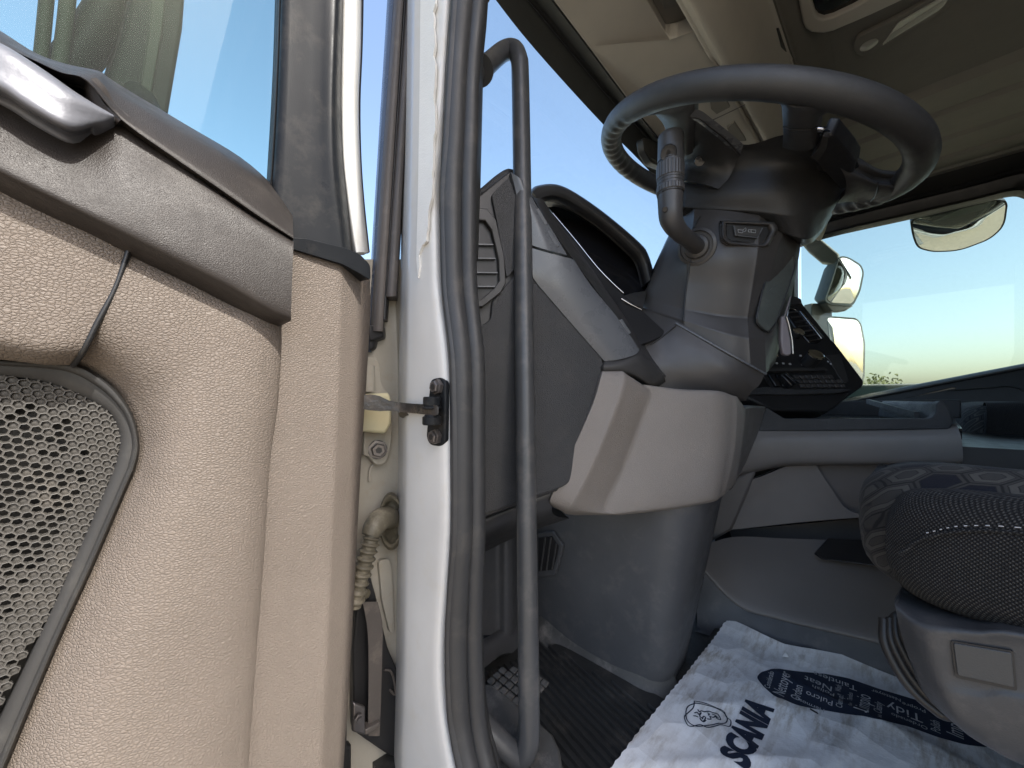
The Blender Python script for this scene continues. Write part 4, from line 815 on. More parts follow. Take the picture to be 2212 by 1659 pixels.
prism('console_chin', CO([cq(40, 1390), cq(600, 1395), cq(1240, 1370), cq(1100, 1520), cq(1000, 1580), cq(400, 1560)], .004), NC * .05, M['black'], con, .004)
v1 = prism('air_vent', CO(rnd([cq(545, 460), cq(640, 445), cq(700, 480), cq(950, 775), cq(900, 830), cq(800, 835), cq(640, 660), cq(555, 530)], 5), .003), NC * .01, M['glossblack'], con, .002)
for k in range(7):
    t = k / 6; a = Vector(cq(560, 500)).lerp(Vector(cq(790, 810)), t); b = Vector(cq(675, 490)).lerp(Vector(cq(915, 790)), t)
    tube('slat', CO([tuple(a), tuple(b)], .004), .0022, M['dashsmooth'], v1, 6, 1)
prism('vent_trim', CO([cq(690, 478), cq(715, 478), cq(950, 765), cq(930, 785)], .007), NC * .008, M['silver'], con, .001)
tube('vent_arc', CO([cq(555, 465), cq(590, 455), cq(630, 462), cq(665, 490)], .006), .0012, M['silver'], con, 6, 4)
for (X, Y, r, ln) in ((680, 705, .012, .012), (868, 958, .016, .030), (388, 950, .013, .016)):
    c = CO([cq(X, Y)], ln)[0]; ax = (-NC + Vector((0, 0, .35))).normalized()
    kb = lathe('control_knob', [(r * 1.05, -ln), (r, -.004), (r, 0), (r * .8, .001)], c, ax, M['black'], con, 20)
    lathe('knob_ring', [(r * 1.06, -.0015), (r * 1.10, .0005), (r * .95, .0018), (r * .80, .0012)], c, ax, M['chrome'], kb, 24)
for X, Y in ((440, 1050), (512, 1052), (585, 1058), (720, 1065), (700, 968)):
    prism('key_symbol', CO([cq(X - 12, Y - 9), cq(X + 10, Y - 7), cq(X + 14, Y + 9), cq(X - 8, Y + 7)], .0015), NC * .002, M['printwhite'], con)
for X, Y in ((995, 1035), (1045, 1028), (1025, 1060)):
    c = CO([cq(X, Y)], .001)[0]; lathe('panel_symbol', [(.0022, 0), (.0022, .0008)], c, -NC, M['printwhite'], con, 10)
prism('storage_slot', CO(rnd([cq(955, 965), cq(1130, 955), cq(1225, 1250), cq(1170, 1270), cq(1100, 1170), cq(1010, 1010)], 4), .002), NC * .004, M['dashsmooth'], con, .002)
gx0 = [(360, 1165), (1050, 1165)]; 
for r in range(3):
    for c in range(8):
        X = 620 + c * 62 + r * 34; Y = 1178 + r * 48
        if c == 7 and r == 0: continue
        prism('push_button', CO([cq(X, Y), cq(X + 50, Y), cq(X + 76, Y + 40), cq(X + 26, Y + 40)], .006), NC * .008, M['column'], con, .0012)
for X in (350, 430):
    prism('push_button', CO([cq(X, 1165), cq(X + 60, 1165), cq(X + 140, 1300), cq(X + 80, 1300)], .006), NC * .008, M['glossblack'], con, .0012)
prism('slot_flap', CO([cq(490, 1175), cq(560, 1150), cq(680, 1260), cq(610, 1300)], .022), NC * .024, M['glossblack'], con, .002)
tube('flap_edge', CO([cq(540, 1150), cq(600, 1205), cq(675, 1265)], .0235), .0012, M['silver'], con, 6, 2)
prism('card_tray', CO([cq(150, 1290), cq(290, 1180), cq(370, 1310), cq(240, 1320)], .004), NC * .006, M['glossblack'], con, .001)

# storage tray and engine tunnel
tun = thing('engine_tunnel', (1.1, .1, 0), 'grey beige engine tunnel with a black edged storage tray on top', 'engine tunnel')
PTp, PTn = Vector((1.0, .13, 0)), Vector((.96, .28, 0)).normalized()
def TU(pts, off=0): return [WP(u, v, PTp - PTn * off, PTn) for u, v in pts]
prism('tray_rim', TU(rnd([(1656, 880), (1694, 904), (2012, 904), (2022, 892), (2023, 871), (2034, 864), (2050, 880), (2060, 912), (2052, 927), (1637, 932), (1648, 900)], 6), .004), PTn * .02, M['dash'], tun, .004, 3)
prism('tray_end', TU([(2016, 900), (2024, 871), (2034, 866), (2048, 882), (2054, 915), (2016, 915)], -.015), PTn * .30, M['dash'], tun, .006)
prism('tray_floor', [Vector((1.0, .22, .395)), Vector((1.07, -.075, .395)), Vector((1.5, -.09, .405)), Vector((1.5, .22, .405))], (0, 0, -.02), M['glossblack'], tun)
prism('tray_back', [Vector((1.44, .22, .40)), Vector((1.44, -.10, .40)), Vector((1.44, -.10, .447)), Vector((1.44, .22, .440))], (.03, 0, 0), M['dash'], tun, .004)
sheet('tray_divider', [[p for p in TU([(1975, 903), (1985, 903)], -.05)], [p + PTn * .3 + Vector((0, 0, .02)) for p in TU([(1975, 898), (1985, 898)], -.05)]], (0, 0, .012), M['dash'], tun, 1, 1)
prism('tray_paper', [W(u, v, d=1.30) for u, v in ((1838, 884), (1890, 868), (1900, 880), (1850, 892))], (.002, .001, .001), M['mirrorgrey'], tun)
sheet('console_side', [TU([(1628, 930), (1700, 931), (1850, 930), (1990, 928), (2056, 924), (2066, 915)], .002), TU([(1612, 958), (1690, 950), (1850, 948), (1995, 946), (2066, 944), (2076, 944)], .012), TU([(1600, 995), (1680, 985), (1850, 978), (1995, 977), (2072, 976), (2079, 974)], .012), TU([(1588, 1025), (1670, 1006), (1730, 1001), (1995, 1000), (2072, 999), (2078, 994)], .004), TU([(1586, 1031), (1668, 1012), (1730, 1006), (1995, 1004), (2068, 1003), (2074, 998)], -.02)], PTn * .03, M['tunnel'], tun, 5, 4, 55)
sheet('tunnel_panel', [TU([(1560, 1040), (1625, 1036), (1710, 1003), (1760, 1000)], -.03), TU([(1548, 1080), (1608, 1085), (1700, 1050), (1795, 1055)], -.03), TU([(1535, 1110), (1595, 1115), (1720, 1095), (1830, 1100)], -.025), TU([(1525, 1146), (1582, 1144), (1730, 1128), (1880, 1116)], -.02)], PTn * .02, M['tunnel'], tun, 4, 4, 50)
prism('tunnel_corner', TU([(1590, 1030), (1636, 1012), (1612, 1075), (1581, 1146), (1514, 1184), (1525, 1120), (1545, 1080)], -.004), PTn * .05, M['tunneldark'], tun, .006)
prism('tunnel_recess_panel', TU([(1740, 1000), (2120, 1000), (2120, 1150), (1890, 1140), (1830, 1102), (1780, 1042)], -.05), PTn * .02, M['tunneldark'], tun)  # brown grey panel set back below the console side
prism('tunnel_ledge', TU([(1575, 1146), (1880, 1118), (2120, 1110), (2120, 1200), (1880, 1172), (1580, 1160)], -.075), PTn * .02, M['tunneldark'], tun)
hump_t = [W(1505, 1184, x=.86), W(1583, 1160, x=.95), W(1690, 1163, x=.985), W(1784, 1166, x=1.0), W(1879, 1170, x=1.02), W(2050, 1176, x=1.05)]
hump_m = [W(1504, 1200, x=.835), W(1583, 1230, x=.88), W(1690, 1265, x=.895), W(1784, 1285, x=.905), W(1895, 1300, x=.915), W(2050, 1320, x=.93)]
hump_b = [W(1506, 1215, x=.82), W(1592, 1300, x=.835), W(1680, 1330, x=.845), W(1784, 1355, x=.852), W(1911, 1384, x=.862), W(2060, 1420, x=.875)]
hump_c = [p + Vector((.008, .004, -.012)) for p in hump_b]
sheet('tunnel_base', [hump_t, hump_m, hump_b, hump_c], (.03, .02, -.02), M['tunnel'], tun, 4, 5, 60)
prism('tunnel_pocket', [p + Vector((-.006, -.002, .006)) for p in [W(1786, 1166, x=.995), W(1756, 1200, x=.958), W(1774, 1212, x=.95), W(1890, 1227, x=.955), W(2040, 1240, x=.975), W(2040, 1180, x=1.02)]], (.004, 0, -.002), M['black'], tun, .002)
sheet('tunnel_riser', [[p + Vector((-.004, -.002, .010)) for p in hump_c], [Vector((p.x - .012, p.y - .004, .035)) for p in hump_c], [Vector((p.x - .03, p.y - .012, .004)) for p in hump_c], [Vector((p.x - .06, p.y - .02, .002)) for p in hump_c]], (.02, .01, -.01), M['kick'], tun, 4, 4, 60)
box('tunnel_core', (1.10, -1.5, .0), (1.75, .35, .36), M['black'], tun)

# ------------------------------------------------------------------ steering column
scol = thing('steering_column', (.68, .2, .4), 'charcoal steering column shroud with a lock switch, stalk and worn ignition panel', 'steering column')
rows = [D3([(1474, 452, .65), (1500, 452, .60), (1560, 454, .575), (1640, 464, .56), (1690, 478, .575), (1722, 500, .61)]),
        D3([(1462, 478, .645), (1498, 482, .592), (1562, 484, .566), (1640, 490, .555), (1692, 502, .568), (1727, 518, .605)]),
        D3([(1438, 530, .64), (1487, 548, .585), (1560, 550, .56), (1636, 550, .552), (1676, 548, .565), (1728, 540, .60)]),
        D3([(1410, 598, .64), (1483, 610, .59), (1560, 614, .568), (1626, 616, .562), (1662, 614, .575), (1716, 606, .605)]),
        D3([(1393, 645, .64), (1478, 668, .592), (1560, 682, .575), (1615, 686, .570), (1648, 684, .582), (1704, 672, .61)]),
        D3([(1388, 664, .64), (1477, 692, .588), (1565, 720, .562), (1618, 732, .556), (1652, 730, .572), (1692, 722, .61)]),
        D3([(1388, 684, .64), (1480, 716, .588), (1568, 764, .562), (1622, 790, .558), (1655, 806, .575), (1674, 785, .615)])]
sheet('column_shroud', tightrows(tight(rows, (1, 3, 4)), (3, 4, 5), .2), (.10, .07, 0), M['column'], scol, 4, 4, 60)
tube('shroud_seam', D3([(1492, 560, .5825), (1484, 610, .587), (1479, 655, .589), (1476, 694, .586)]), .0012, M['black'], scol, 8, 4)
tube('shroud_seam', D3([(1512, 468, .586), (1505, 478, .586), (1500, 492, .586)]), .0012, M['black'], scol, 8, 3)
sheet('column_cowl', [D3([(1384, 662, .63), (1430, 682, .61), (1472, 699, .584), (1584, 772, .553), (1652, 808, .565)]), D3([(1366, 700, .60), (1415, 725, .59), (1470, 745, .572), (1570, 800, .552), (1640, 832, .57)]), D3([(1392, 770, .575), (1430, 785, .572), (1480, 800, .565), (1560, 825, .56), (1625, 845, .575)]), D3([(1420, 838, .575), (1445, 842, .575), (1490, 846, .575), (1560, 852, .575), (1610, 866, .60)])], (.05, .05, 0), M['column'], scol, 5, 5, 60)
tube('cowl_edge', D3([(1459, 698, .586), (1520, 733, .566), (1584, 769, .5515), (1622, 790, .554), (1654, 808, .564)]), .0016, M['satin'], scol, 8, 4)
tube('cowl_seam', D3([(1460, 703, .583), (1430, 727, .585), (1398, 751, .583), (1376, 772, .58)]), .0011, M['black'], scol, 8, 3)
# lock switch in its recess
sw = sheet('switch_surround', [[W(a[0] + (b[0] - a[0]) * s, a[1] + (b[1] - a[1]) * s, d=dd) for a, b in zip(*[rnd(q, 7, 2) + [rnd(q, 7, 2)[0]] for q in ([(1558, 476), (1674, 478), (1683, 492), (1661, 534), (1640, 535), (1572, 529), (1558, 516)], [(1575, 487), (1652, 493), (1656, 502), (1646, 521), (1638, 523), (1584, 517), (1575, 510)])])] for s, dd in ((0, .566), (.15, .552), (.6, .553), (1, .568))], (.004, .004, 0), M['column'], scol, 2, 3, 50)
prism('switch_cavity', L([(1570, 484), (1656, 490), (1660, 503), (1645, 526), (1580, 520), (1570, 512)], d=.5535), (.0006, .0006, 0), M['black'], sw)
swk = prism('lock_switch', L([(1586, 486), (1647, 491), (1637, 512), (1589, 508)], d=.5500), (.003, .003, 0), M['dashsmooth'], scol, .0012)
tube('switch_edge', L([(1585, 487), (1589, 508), (1612, 511), (1637, 513), (1647, 492)], d=.5496), .0007, M['satin'], swk, 6, 1)
for u0 in (1600, 1628):
    tube('padlock_symbol', L([(u0 - 6, 496), (u0 + 5, 497), (u0 + 4, 503), (u0 - 5, 502), (u0 - 6, 496)], d=.5492), .00028, M['printwhite'], swk, 6, 1)
    s = 1 if u0 == 1628 else -1
    tube('padlock_shackle', L([(u0 - 5 * s, 497), (u0 - 11 * s, 494 + 2 * s), (u0 - 11 * s, 500 + s), (u0 - 5 * s, 501)], d=.5492), .00028, M['printwhite'], swk, 6, 2)
# ignition panel
IGd = lambda u, v: .578 + (u - 1640) / 80 * .028
ig = [(1697, 524), (1707, 543), (1716, 559), (1716, 578), (1702, 624), (1677, 693), (1665, 712), (1658, 717), (1635, 696), (1640, 659), (1651, 615), (1672, 564), (1688, 531)]
prism('ignition_panel', [W(u, v, d=IGd(u, v) - .012) for u, v in rnd(ig, 5, 2)], (.02, .012, 0), M['greenish'], scol, .0015)
tube('panel_rim', [W(u, v, d=IGd(u, v) - .011) for u, v in ig + ig[:1]], .0014, M['black'], scol, 8, 3)
tube('ignition_scratch', [W(u, v, d=IGd(u, v) - .0122) for u, v in ((1658, 632), (1668, 622), (1680, 616))], .0003, M['satin'], scol, 6, 3)
# stalk
lathe('stalk_boot', [(.027, 0), (.027, .004), (.023, .006), (.022, .003), (.018, .003), (.0165, .008), (.013, .010)], W(1506, 534, d=.578), W(1480, 516, d=.53) - W(1508, 536, d=.592), M['column'], scol, 32)
st = tube('wiper_stalk', D3([(1449, 300, .505), (1449, 340, .505), (1448, 400, .505), (1448, 440, .505), (1450, 474, .507), (1466, 500, .52), (1488, 518, .545), (1508, 534, .575)]), [.0160, .0166, .0166, .0155, .0143, .0118, .0112, .0115], M['stalk'], scol, 20, 6, 60)
lathe('stalk_cap', [(.0160, 0), (.0160, .003), (.0145, .006), (.010, .007), (.004, .0072)], W(1449, 301, d=.505), (0, 0, 1), M['stalk'], st, 20)
for v0, v1, kn in ((356, 388, True), (404, 418, True)):
    a, b = W(1448, v1, d=.505), W(1448, v0, d=.505); h = (b - a).length; n = 60; bm = bmesh.new(); rg = []
    for hh, f in ((0, .95), (.001, 1), (h - .001, 1), (h, .95)):
        rg.append([bm.verts.new(a + Vector((math.cos(2 * math.pi * k / n), math.sin(2 * math.pi * k / n), 0)) * (.0170 + .0005 * (k % 2)) * f + Vector((0, 0, hh))) for k in range(n)])
    for p, q in zip(rg, rg[1:]):
        for k in range(n): bm.faces.new((p[k], p[(k + 1) % n], q[(k + 1) % n], q[k]))
    bm_obj('knurled_ring', bm, M['stalk'], st, 20)
for v in (352, 393, 400, 422):
    lathe('stalk_groove', [(.0164, 0), (.0168, .0006), (.0164, .0012)], W(1448, v, d=.505), (0, 0, 1), M['black'], st, 32)
vdir = (W(1449, 330, d=1) - W(1449, 330, d=.9)).normalized()
lathe('thumb_pad', [(.010, 0), (.0092, .0012), (.007, .0004), (.003, 0)], W(1444, 330, d=.490), -vdir + Vector((0, 0, .0)), M['black'], st, 20)
lathe('stalk_hole', [(.0036, 0), (.0030, .0006)], W(1436, 452, d=.4925), -vdir, M['black'], st, 14)
# key hanging from the ignition
key = thing('key_fob', W(1700, 690, d=.59), 'mauve grey key fob hanging from the ignition beside the console', 'key')
prism('fob_body', L(rnd([(1688, 683), (1696, 681), (1702, 697), (1709, 735), (1711, 764), (1703, 769), (1692, 765), (1687, 735)], 5), d=.585), (.008, .006, 0), M['keygrey'], key, .003, 3)
tube('fob_edge', D3([(1699, 684, .583), (1705, 705, .583), (1711, 735, .583), (1713, 764, .583)]), .0011, M['silver'], key, 8, 4)
tube('key_ring', D3([(1708, 640, .60), (1702, 660, .59), (1696, 680, .587), (1693, 684, .587)]), .0011, M['keygrey'], key, 8, 4)
tube('key_ring', D3([(1706, 645, .60), (1704, 665, .59), (1700, 684, .587)]), .0008, M['silver'], key, 8, 4)

# ------------------------------------------------------------------ steering wheel
swh = thing('steering_wheel', (.68, .178, .808), 'dark worn steering wheel with finger grips and thick spokes seen from below', 'steering wheel')
WC = Vector((.675, .177, .817)); TAU = R(21); WN = Vector((0, -math.sin(TAU), math.cos(TAU))); WE1 = Vector((1, 0, 0)); WE2 = WN.cross(WE1); RW = .2062
bm = bmesh.new(); nt_, np_ = 240, 20; rg = []
for k in range(nt_):
    th = 2 * math.pi * k / nt_; dr = WE1 * math.cos(th) + WE2 * math.sin(th)
    deg = math.degrees(th) % 360
    grip = 0
    for c0, wd in ((118, 40), (-22 % 360, 38)):
        dd = abs((deg - c0 + 180) % 360 - 180)
        if dd < wd: grip = max(grip, min(1, (wd - dd) / 8))
    row = []
    for j in range(np_):
        ph = 2 * math.pi * j / np_
        rr = .0160 * (1 + .03 * math.cos(2 * ph))
        ins = max(0, -math.cos(ph) * .6 - math.sin(ph) * .7)
        rr -= grip * ins * .0030 * (0.5 + .5 * math.cos(deg * math.pi / 180 * 60)) 
        row.append(bm.verts.new(WC + dr * (RW + rr * math.cos(ph)) + WN * (rr * 1.02 * math.sin(ph))))
    rg.append(row)
for k in range(nt_):
    for j in range(np_): bm.faces.new((rg[k][j], rg[(k + 1) % nt_][j], rg[(k + 1) % nt_][(j + 1) % np_], rg[k][(j + 1) % np_]))
bm_obj('rim', bm, M['wheel'], swh, 80)
def WPl(pts, off=0): return [WP(u, v, WC + WN * off, WN) for u, v in pts]
Hr = [[(1478, 238, .66), (1530, 262, .635), (1604, 312, .605), (1690, 292, .565), (1760, 292, .555), (1825, 318, .575)],
      [(1477, 290, .64), (1530, 305, .612), (1604, 330, .58), (1690, 325, .548), (1770, 325, .545), (1836, 338, .572)],
      [(1476, 345, .622), (1530, 355, .595), (1606, 365, .563), (1692, 360, .537), (1782, 360, .545), (1842, 366, .572)],
      [(1475, 405, .612), (1530, 412, .584), (1612, 412, .553), (1702, 408, .532), (1790, 400, .548), (1832, 398, .572)],
      [(1474, 447, .614), (1530, 452, .588), (1618, 456, .56), (1714, 464, .538), (1784, 450, .557), (1812, 432, .578)],
      [(1476, 466, .63), (1540, 471, .605), (1630, 480, .58), (1728, 515, .557), (1766, 504, .575), (1796, 460, .595)],
      [(1482, 470, .66), (1546, 474, .64), (1636, 484, .61), (1736, 524, .59), (1768, 510, .60), (1798, 464, .62)]]
def HO(pts): return [WP(u, v, WC + WN * o, WN) for u, v, o in pts]
Hp = [D3(r) for r in Hr]
Hp[0] = HO([(u, v, -.003) for u, v, d in Hr[0]]); Hp[1] = HO([(u, v, -.008) for u, v, d in Hr[1]]); Hp[2] = Hp[2][:5] + [W(1842, 366, d=.543)]
sheet('hub', tightrows(Hp, (4, 5), .2), (.07, .05, .02), M['hub'], swh, 6, 4, 60)
# recessed left switch carrier with its satin edge
sheet('hub_panel', [HO([(1484, 244, -.009), (1530, 262, -.009), (1566, 296, -.009), (1600, 330, -.010)]), HO([(1484, 290, -.013), (1530, 305, -.013), (1562, 330, -.016), (1590, 352, -.020)]), HO([(1480, 345, -.016), (1526, 356, -.026), (1556, 370, -.032), (1574, 385, -.040)]), HO([(1480, 390, -.050), (1515, 396, -.054), (1536, 402, -.056), (1552, 408, -.058)])], (.008, .008, .004), M['hub'], swh, 4, 4, 60)
sheet('panel_edge', [HO([(1484, 236, -.010), (1512, 238, -.010), (1540, 258, -.010), (1575, 285, -.010), (1606, 312, -.008)]), HO([(1484, 250, -.013), (1510, 253, -.013), (1536, 272, -.013), (1570, 300, -.013), (1600, 332, -.013)])], (.008, .008, .004), M['satin'], swh, 4, 2, 60)
tube('edge_gap', HO([(1484, 253, -.0125), (1510, 256, -.0125), (1536, 276, -.0125), (1570, 304, -.0130), (1598, 335, -.0135)]), .0013, M['black'], swh, 8, 4)
lathe('hub_screw_hole', [(.0078, 0), (.0072, .001), (.0045, .0006), (.002, 0)], WP(1512, 347, WC - WN * .0225, WN), -vdir + Vector((0, 0, -.1)), M['glossblack'], swh, 20)
# spokes
def spoke(name, rows, vec=(.01, .012, .012)): return sheet(name, [D3(r) for r in rows], vec, M['wheel'], swh, 5, 5, 70)
def rimstart(px):
    a, b = [], []
    for u, v in px:
        p = WP(u, v, WC, WN); dr = (p - WC).normalized(); a.append(WC + dr * (RW + .002) - WN * .002); b.append(WC + dr * (RW - .014) - WN * .010)
    return a, b
def spoke2(name, px, rows, vec=(.008, .010, .012)):
    a, b = rimstart(px); return sheet(name, [a, b] + [D3(r) for r in rows], vec, M['wheel'], swh, 5, 5, 70)
def dW(u, v, off=0):
    p = WP(u, v, WC + WN * off, WN); return p.x * CP + p.y * SP
def spoke3(px, rows): 
    a, b = rimstart(px); return sheet('spoke', [a, b] + [HO(r) for r in rows], WN * .014, M['wheel'], swh, 5, 5, 70)
spoke3([(1396, 226), (1430, 228), (1474, 222), (1506, 212)], [[(1412, 246, -.006), (1440, 250, -.014), (1474, 244, -.014), (1500, 228, -.010)], [(1434, 270, -.008), (1456, 276, -.016), (1482, 274, -.016), (1500, 262, -.012)], [(1441, 300, -.010), (1460, 306, -.018), (1482, 306, -.020), (1499, 296, -.014)], [(1443, 330, -.014), (1460, 335, -.022), (1482, 336, -.024), (1496, 330, -.020)]])
spoke3([(1650, 206), (1690, 210), (1760, 214), (1828, 232)], [[(1684, 224, -.008), (1706, 229, -.016), (1752, 232, -.016), (1796, 242, -.008)], [(1690, 252, -.010), (1708, 257, -.018), (1748, 260, -.018), (1769, 257, -.010)], [(1692, 288, -.012), (1708, 294, -.020), (1746, 296, -.020), (1764, 290, -.012)], [(1690, 318, -.014), (1708, 324, -.020), (1742, 326, -.020), (1762, 318, -.014)]])
tube('spoke_seam', HO([(1692, 274, -.0125), (1708, 280, -.0205), (1746, 281, -.0205), (1765, 273, -.0125)]), .0008, M['black'], swh, 6, 4)
spoke3([(1950, 380), (1958, 398), (1946, 420), (1920, 444)], [[(1925, 394, -.006), (1932, 405, -.013), (1926, 426, -.014), (1904, 442, -.008)], [(1886, 388, -.008), (1896, 400, -.015), (1890, 422, -.016), (1870, 440, -.010)], [(1846, 366, -.010), (1856, 385, -.018), (1856, 412, -.020), (1838, 436, -.018)], [(1808, 350, -.016), (1826, 385, -.022), (1826, 415, -.026), (1808, 440, -.036)]])
tube('spoke_seam', HO([(1896, 394, -.0135), (1897, 402, -.016), (1891, 424, -.017), (1876, 440, -.011)]), .0008, M['black'], swh, 6, 4)
prism('switch_pad', HO([(1751, 340, -.016), (1777, 292, -.014), (1798, 294, -.014), (1830, 330, -.014), (1845, 352, -.014), (1840, 391, -.018), (1830, 407, -.022), (1816, 411, -.024)]), WN * .02, M['black'], swh, .003, 3)
tube('pad_chrome_edge', HO([(1764, 280, -.006), (1793, 286, -.006), (1821, 308, -.006), (1838, 332, -.006), (1849, 358, -.006)]), .0038, M['glossblack'], swh, 10, 4)
tube('pad_glint', HO([(1763, 277, -.009), (1779, 279, -.009), (1794, 285, -.009)]), .0014, M['chrome'], swh, 8, 3)
sheet('pad_return', [HO([(1777, 294, -.016), (1789, 297, -.016)]), HO([(1770, 318, -.017), (1784, 323, -.0175)]), HO([(1751, 340, -.0185), (1767, 347, -.0185)])], WN * .004, M['dashsmooth'], swh, 2, 4, 60)

# ------------------------------------------------------------------ grab handle
gh = thing('grab_handle', W(1130, 850, x=.335), 'long charcoal grab handle standing inside the door opening', 'grab handle')
tube('handle_bar', X3([(1022, 160, .285), (1050, 142, .320), (1086, 112, .358), (1110, 108, .37), (1121, 128, .37), (1124, 170, .368), (1128, 400, .357), (1132, 700, .343), (1136, 1000, .330), (1140, 1300, .317), (1143, 1540, .307), (1140, 1612, .303), (1122, 1634, .298), (1090, 1612, .285), (1050, 1572, .272), (1030, 1550, .268)]), .0118, M['handle'], gh, 20, 8, 70)
lathe('handle_foot', [(.0165, 0), (.0165, .004), (.013, .007)], W(1036, 152, x=.293), W(1060, 135, x=.33) - W(1036, 152, x=.293), M['handle'], gh, 24)

# ------------------------------------------------------------------ floor: ribbed rubber mat, rubber pad, paper
fm = tag(bpy.data.objects.new('rubber_mat', None), 'black ribbed rubber mat under the paper in the footwell', 'rubber mat'); COL.objects.link(fm)
prism('mat_sheet', [Vector((.34, .50, .001)), Vector((.56, .50, .001)), Vector((.56, .24, .001)), Vector((.86, .26, .001)), Vector((.90, -.55, .001)), Vector((.34, -.55, .001))], (0, 0, .003), M['mat'], fm)
bm = bmesh.new(); dirv = Vector((math.cos(R(77)), math.sin(R(77)), 0)); nrm = Vector((dirv.y, -dirv.x, 0))
for k in range(-40, 70):
    o0 = Vector((.40, .3, 0)) + nrm * (.0115 * k)
    seg = []
    for t in [i * .03 - .55 for i in range(30)]:
        p = o0 + dirv * t + nrm * (.10 * t * t)
        ok = .335 < p.x < .875 and -.45 < p.y < .485 and not (p.x > .535 and p.y > .245)
        if ok: seg.append(p)
        elif seg: break
    if len(seg) > 1:
        ring = []
        for p in seg: ring.append([bm.verts.new(p + nrm * a + Vector((0, 0, z))) for a, z in ((-.0034, .0035), (-.0018, .0085), (.0018, .0085), (.0034, .0035))])
        for a, b in zip(ring, ring[1:]):
            for j in range(3): bm.faces.new((a[j], a[j + 1], b[j + 1], b[j]))
        bm.faces.new(ring[0]); bm.faces.new(ring[-1][::-1])
tag(bm_obj('mat_ridge', bm, M['mat'], fm, 25), kind='stuff')
pad = thing('rubber_foot_pad', W(1120, 1580, z=.05), 'dusty rubber foot pad with square treads beside the grab handle base', 'foot pad')
pz_ = .055
pp = [(1030, 1476), (1080, 1476), (1104, 1490), (1150, 1545), (1195, 1585), (1210, 1620), (1226, 1720), (1010, 1720)]
prism('pad_block', [W(u, v, z=pz_) for u, v in pp], (0, 0, -.05), M['matdusty'], pad, .004, 3)
a0, a1, a3 = W(1052, 1492, z=pz_), W(1090, 1492, z=pz_), W(1052, 1640, z=pz_)
for i in range(5):
    for j in range(6):
        p = a0 + Vector((.010 + .0125 * i, .012 - .0125 * j + .002 * i, 0))
        c = [p + Vector((x, y, .0)) for x, y in ((0, 0), (.0098, .002), (.0098, -.0085), (0, -.0105))]
        if i * .9 > j * .8 + 2.2: continue
        prism('tread_block', c, (0, 0, .0025), M['matdusty'], pad, .0012)

pap = thing('paper_floor_mat', (.6, 0, 0), 'soiled white paper floor mat with dark blue printed words and a badge', 'paper mat')
def xfar(y):
    K_ = [(-.5, .95), (-.2, .91), (.003, .8735), (.05, .853), (.094, .8346), (.12, .822), (.146, .8117), (.18, .816), (.215, .823), (.243, .826)]
    for (a, b), (c, d) in zip(K_, K_[1:]):
        if a <= y <= c: return b + (d - b) * (y - a) / (c - a)
    return .826
folds = [((.40, .25), (.62, .05), .004), ((.52, .25), (.70, .10), .003), ((.30, .12), (.80, .02), .004), ((.74, .24), (.70, -.2), .0035), ((.45, -.1), (.75, .2), .0025), ((.58, .24), (.50, .0), .003), ((.62, .18), (.86, .10), .002)]
def pz(x, y):
    z = .0105 + .0018 * math.sin(9 * x + 14 * y) * math.sin(17 * y - 5 * x) + .0010 * math.sin(41 * x + 13 * y + 1) * math.sin(33 * y - 20 * x)
    for (ax, ay), (bx, by), h in folds:
        L_ = math.hypot(bx - ax, by - ay); t = ((x - ax) * (bx - ax) + (y - ay) * (by - ay)) / L_ ** 2
        dd = ((x - ax) * (by - ay) - (y - ay) * (bx - ax)) / L_
        if -.1 < t < 1.1: z += h * math.exp(-abs(dd) / .012) * max(0, 1 - (2 * t - 1) ** 2)
    e = xfar(y) - x
    if e < .05: z += .010 * ((.05 - e) / .05) ** 2
    return z
rows = []
for i in range(110):
    y = .243 - .62 * (i / 109) ** 1.15
    y_ = y + .0006 * math.sin(i * 2.3)
    rows.append([Vector((.30 + (xfar(y) - .30) * j / 110, y + (.0008 * math.sin(j * 1.9) if i == 0 else 0) - .004 * math.exp(-((j / 110 - 1) / .02) ** 2) * (1 if i < 2 else 0), pz(.30 + (xfar(y) - .30) * j / 110, y))) for j in range(111)])
bm = bmesh.new(); add_sheet(bm, rows); bm_obj('sheet', bm, M['paper'], pap, 60)
def drape(name, me, mat, off=.0006, parent=None):
    for v in me.vertices: v.co.z = pz(v.co.x, v.co.y) + off
    return link(name, me, mat, parent or pap, 0)
def fine_poly(name, px, mat, off, zf=.012):
    """flat print: outline filled on a fine grid so that it follows the wrinkles"""
    P2 = [(p.x, p.y) for p in [W(u, v, z=zf) for u, v in px]]
    bm = bmesh.new(); f = bm.faces.new([bm.verts.new((x, y, 0)) for x, y in P2])
    xs = [p[0] for p in P2]; ys = [p[1] for p in P2]
    for lo, hi, ax in ((min(xs), max(xs), 0), (min(ys), max(ys), 1)):
        k = lo + .006
        while k < hi:
            no = (1, 0, 0) if ax == 0 else (0, 1, 0); co = (k, 0, 0) if ax == 0 else (0, k, 0)
            bmesh.ops.bisect_plane(bm, geom=bm.verts[:] + bm.edges[:] + bm.faces[:], plane_co=co, plane_no=no); k += .006
    me = bpy.data.meshes.new(name); bm.to_mesh(me); bm.free(); return drape(name, me, mat, off)
fp_ = [(1635, 1461), (1645, 1451), (1675, 1446), (1720, 1449), (1778, 1452), (1832, 1463), (1900, 1488), (1982, 1514), (2038, 1543), (2094, 1572), (2130, 1590), (2150, 1606), (2135, 1612), (2085, 1606), (2024, 1591), (1962, 1570), (1900, 1560), (1817, 1539), (1783, 1531), (1717, 1519), (1675, 1506), (1650, 1483), (1638, 1470)]
fine_poly('shoe_print', rnd(fp_, 12, 3), M['navyink'], .0007)
bm = bmesh.new()
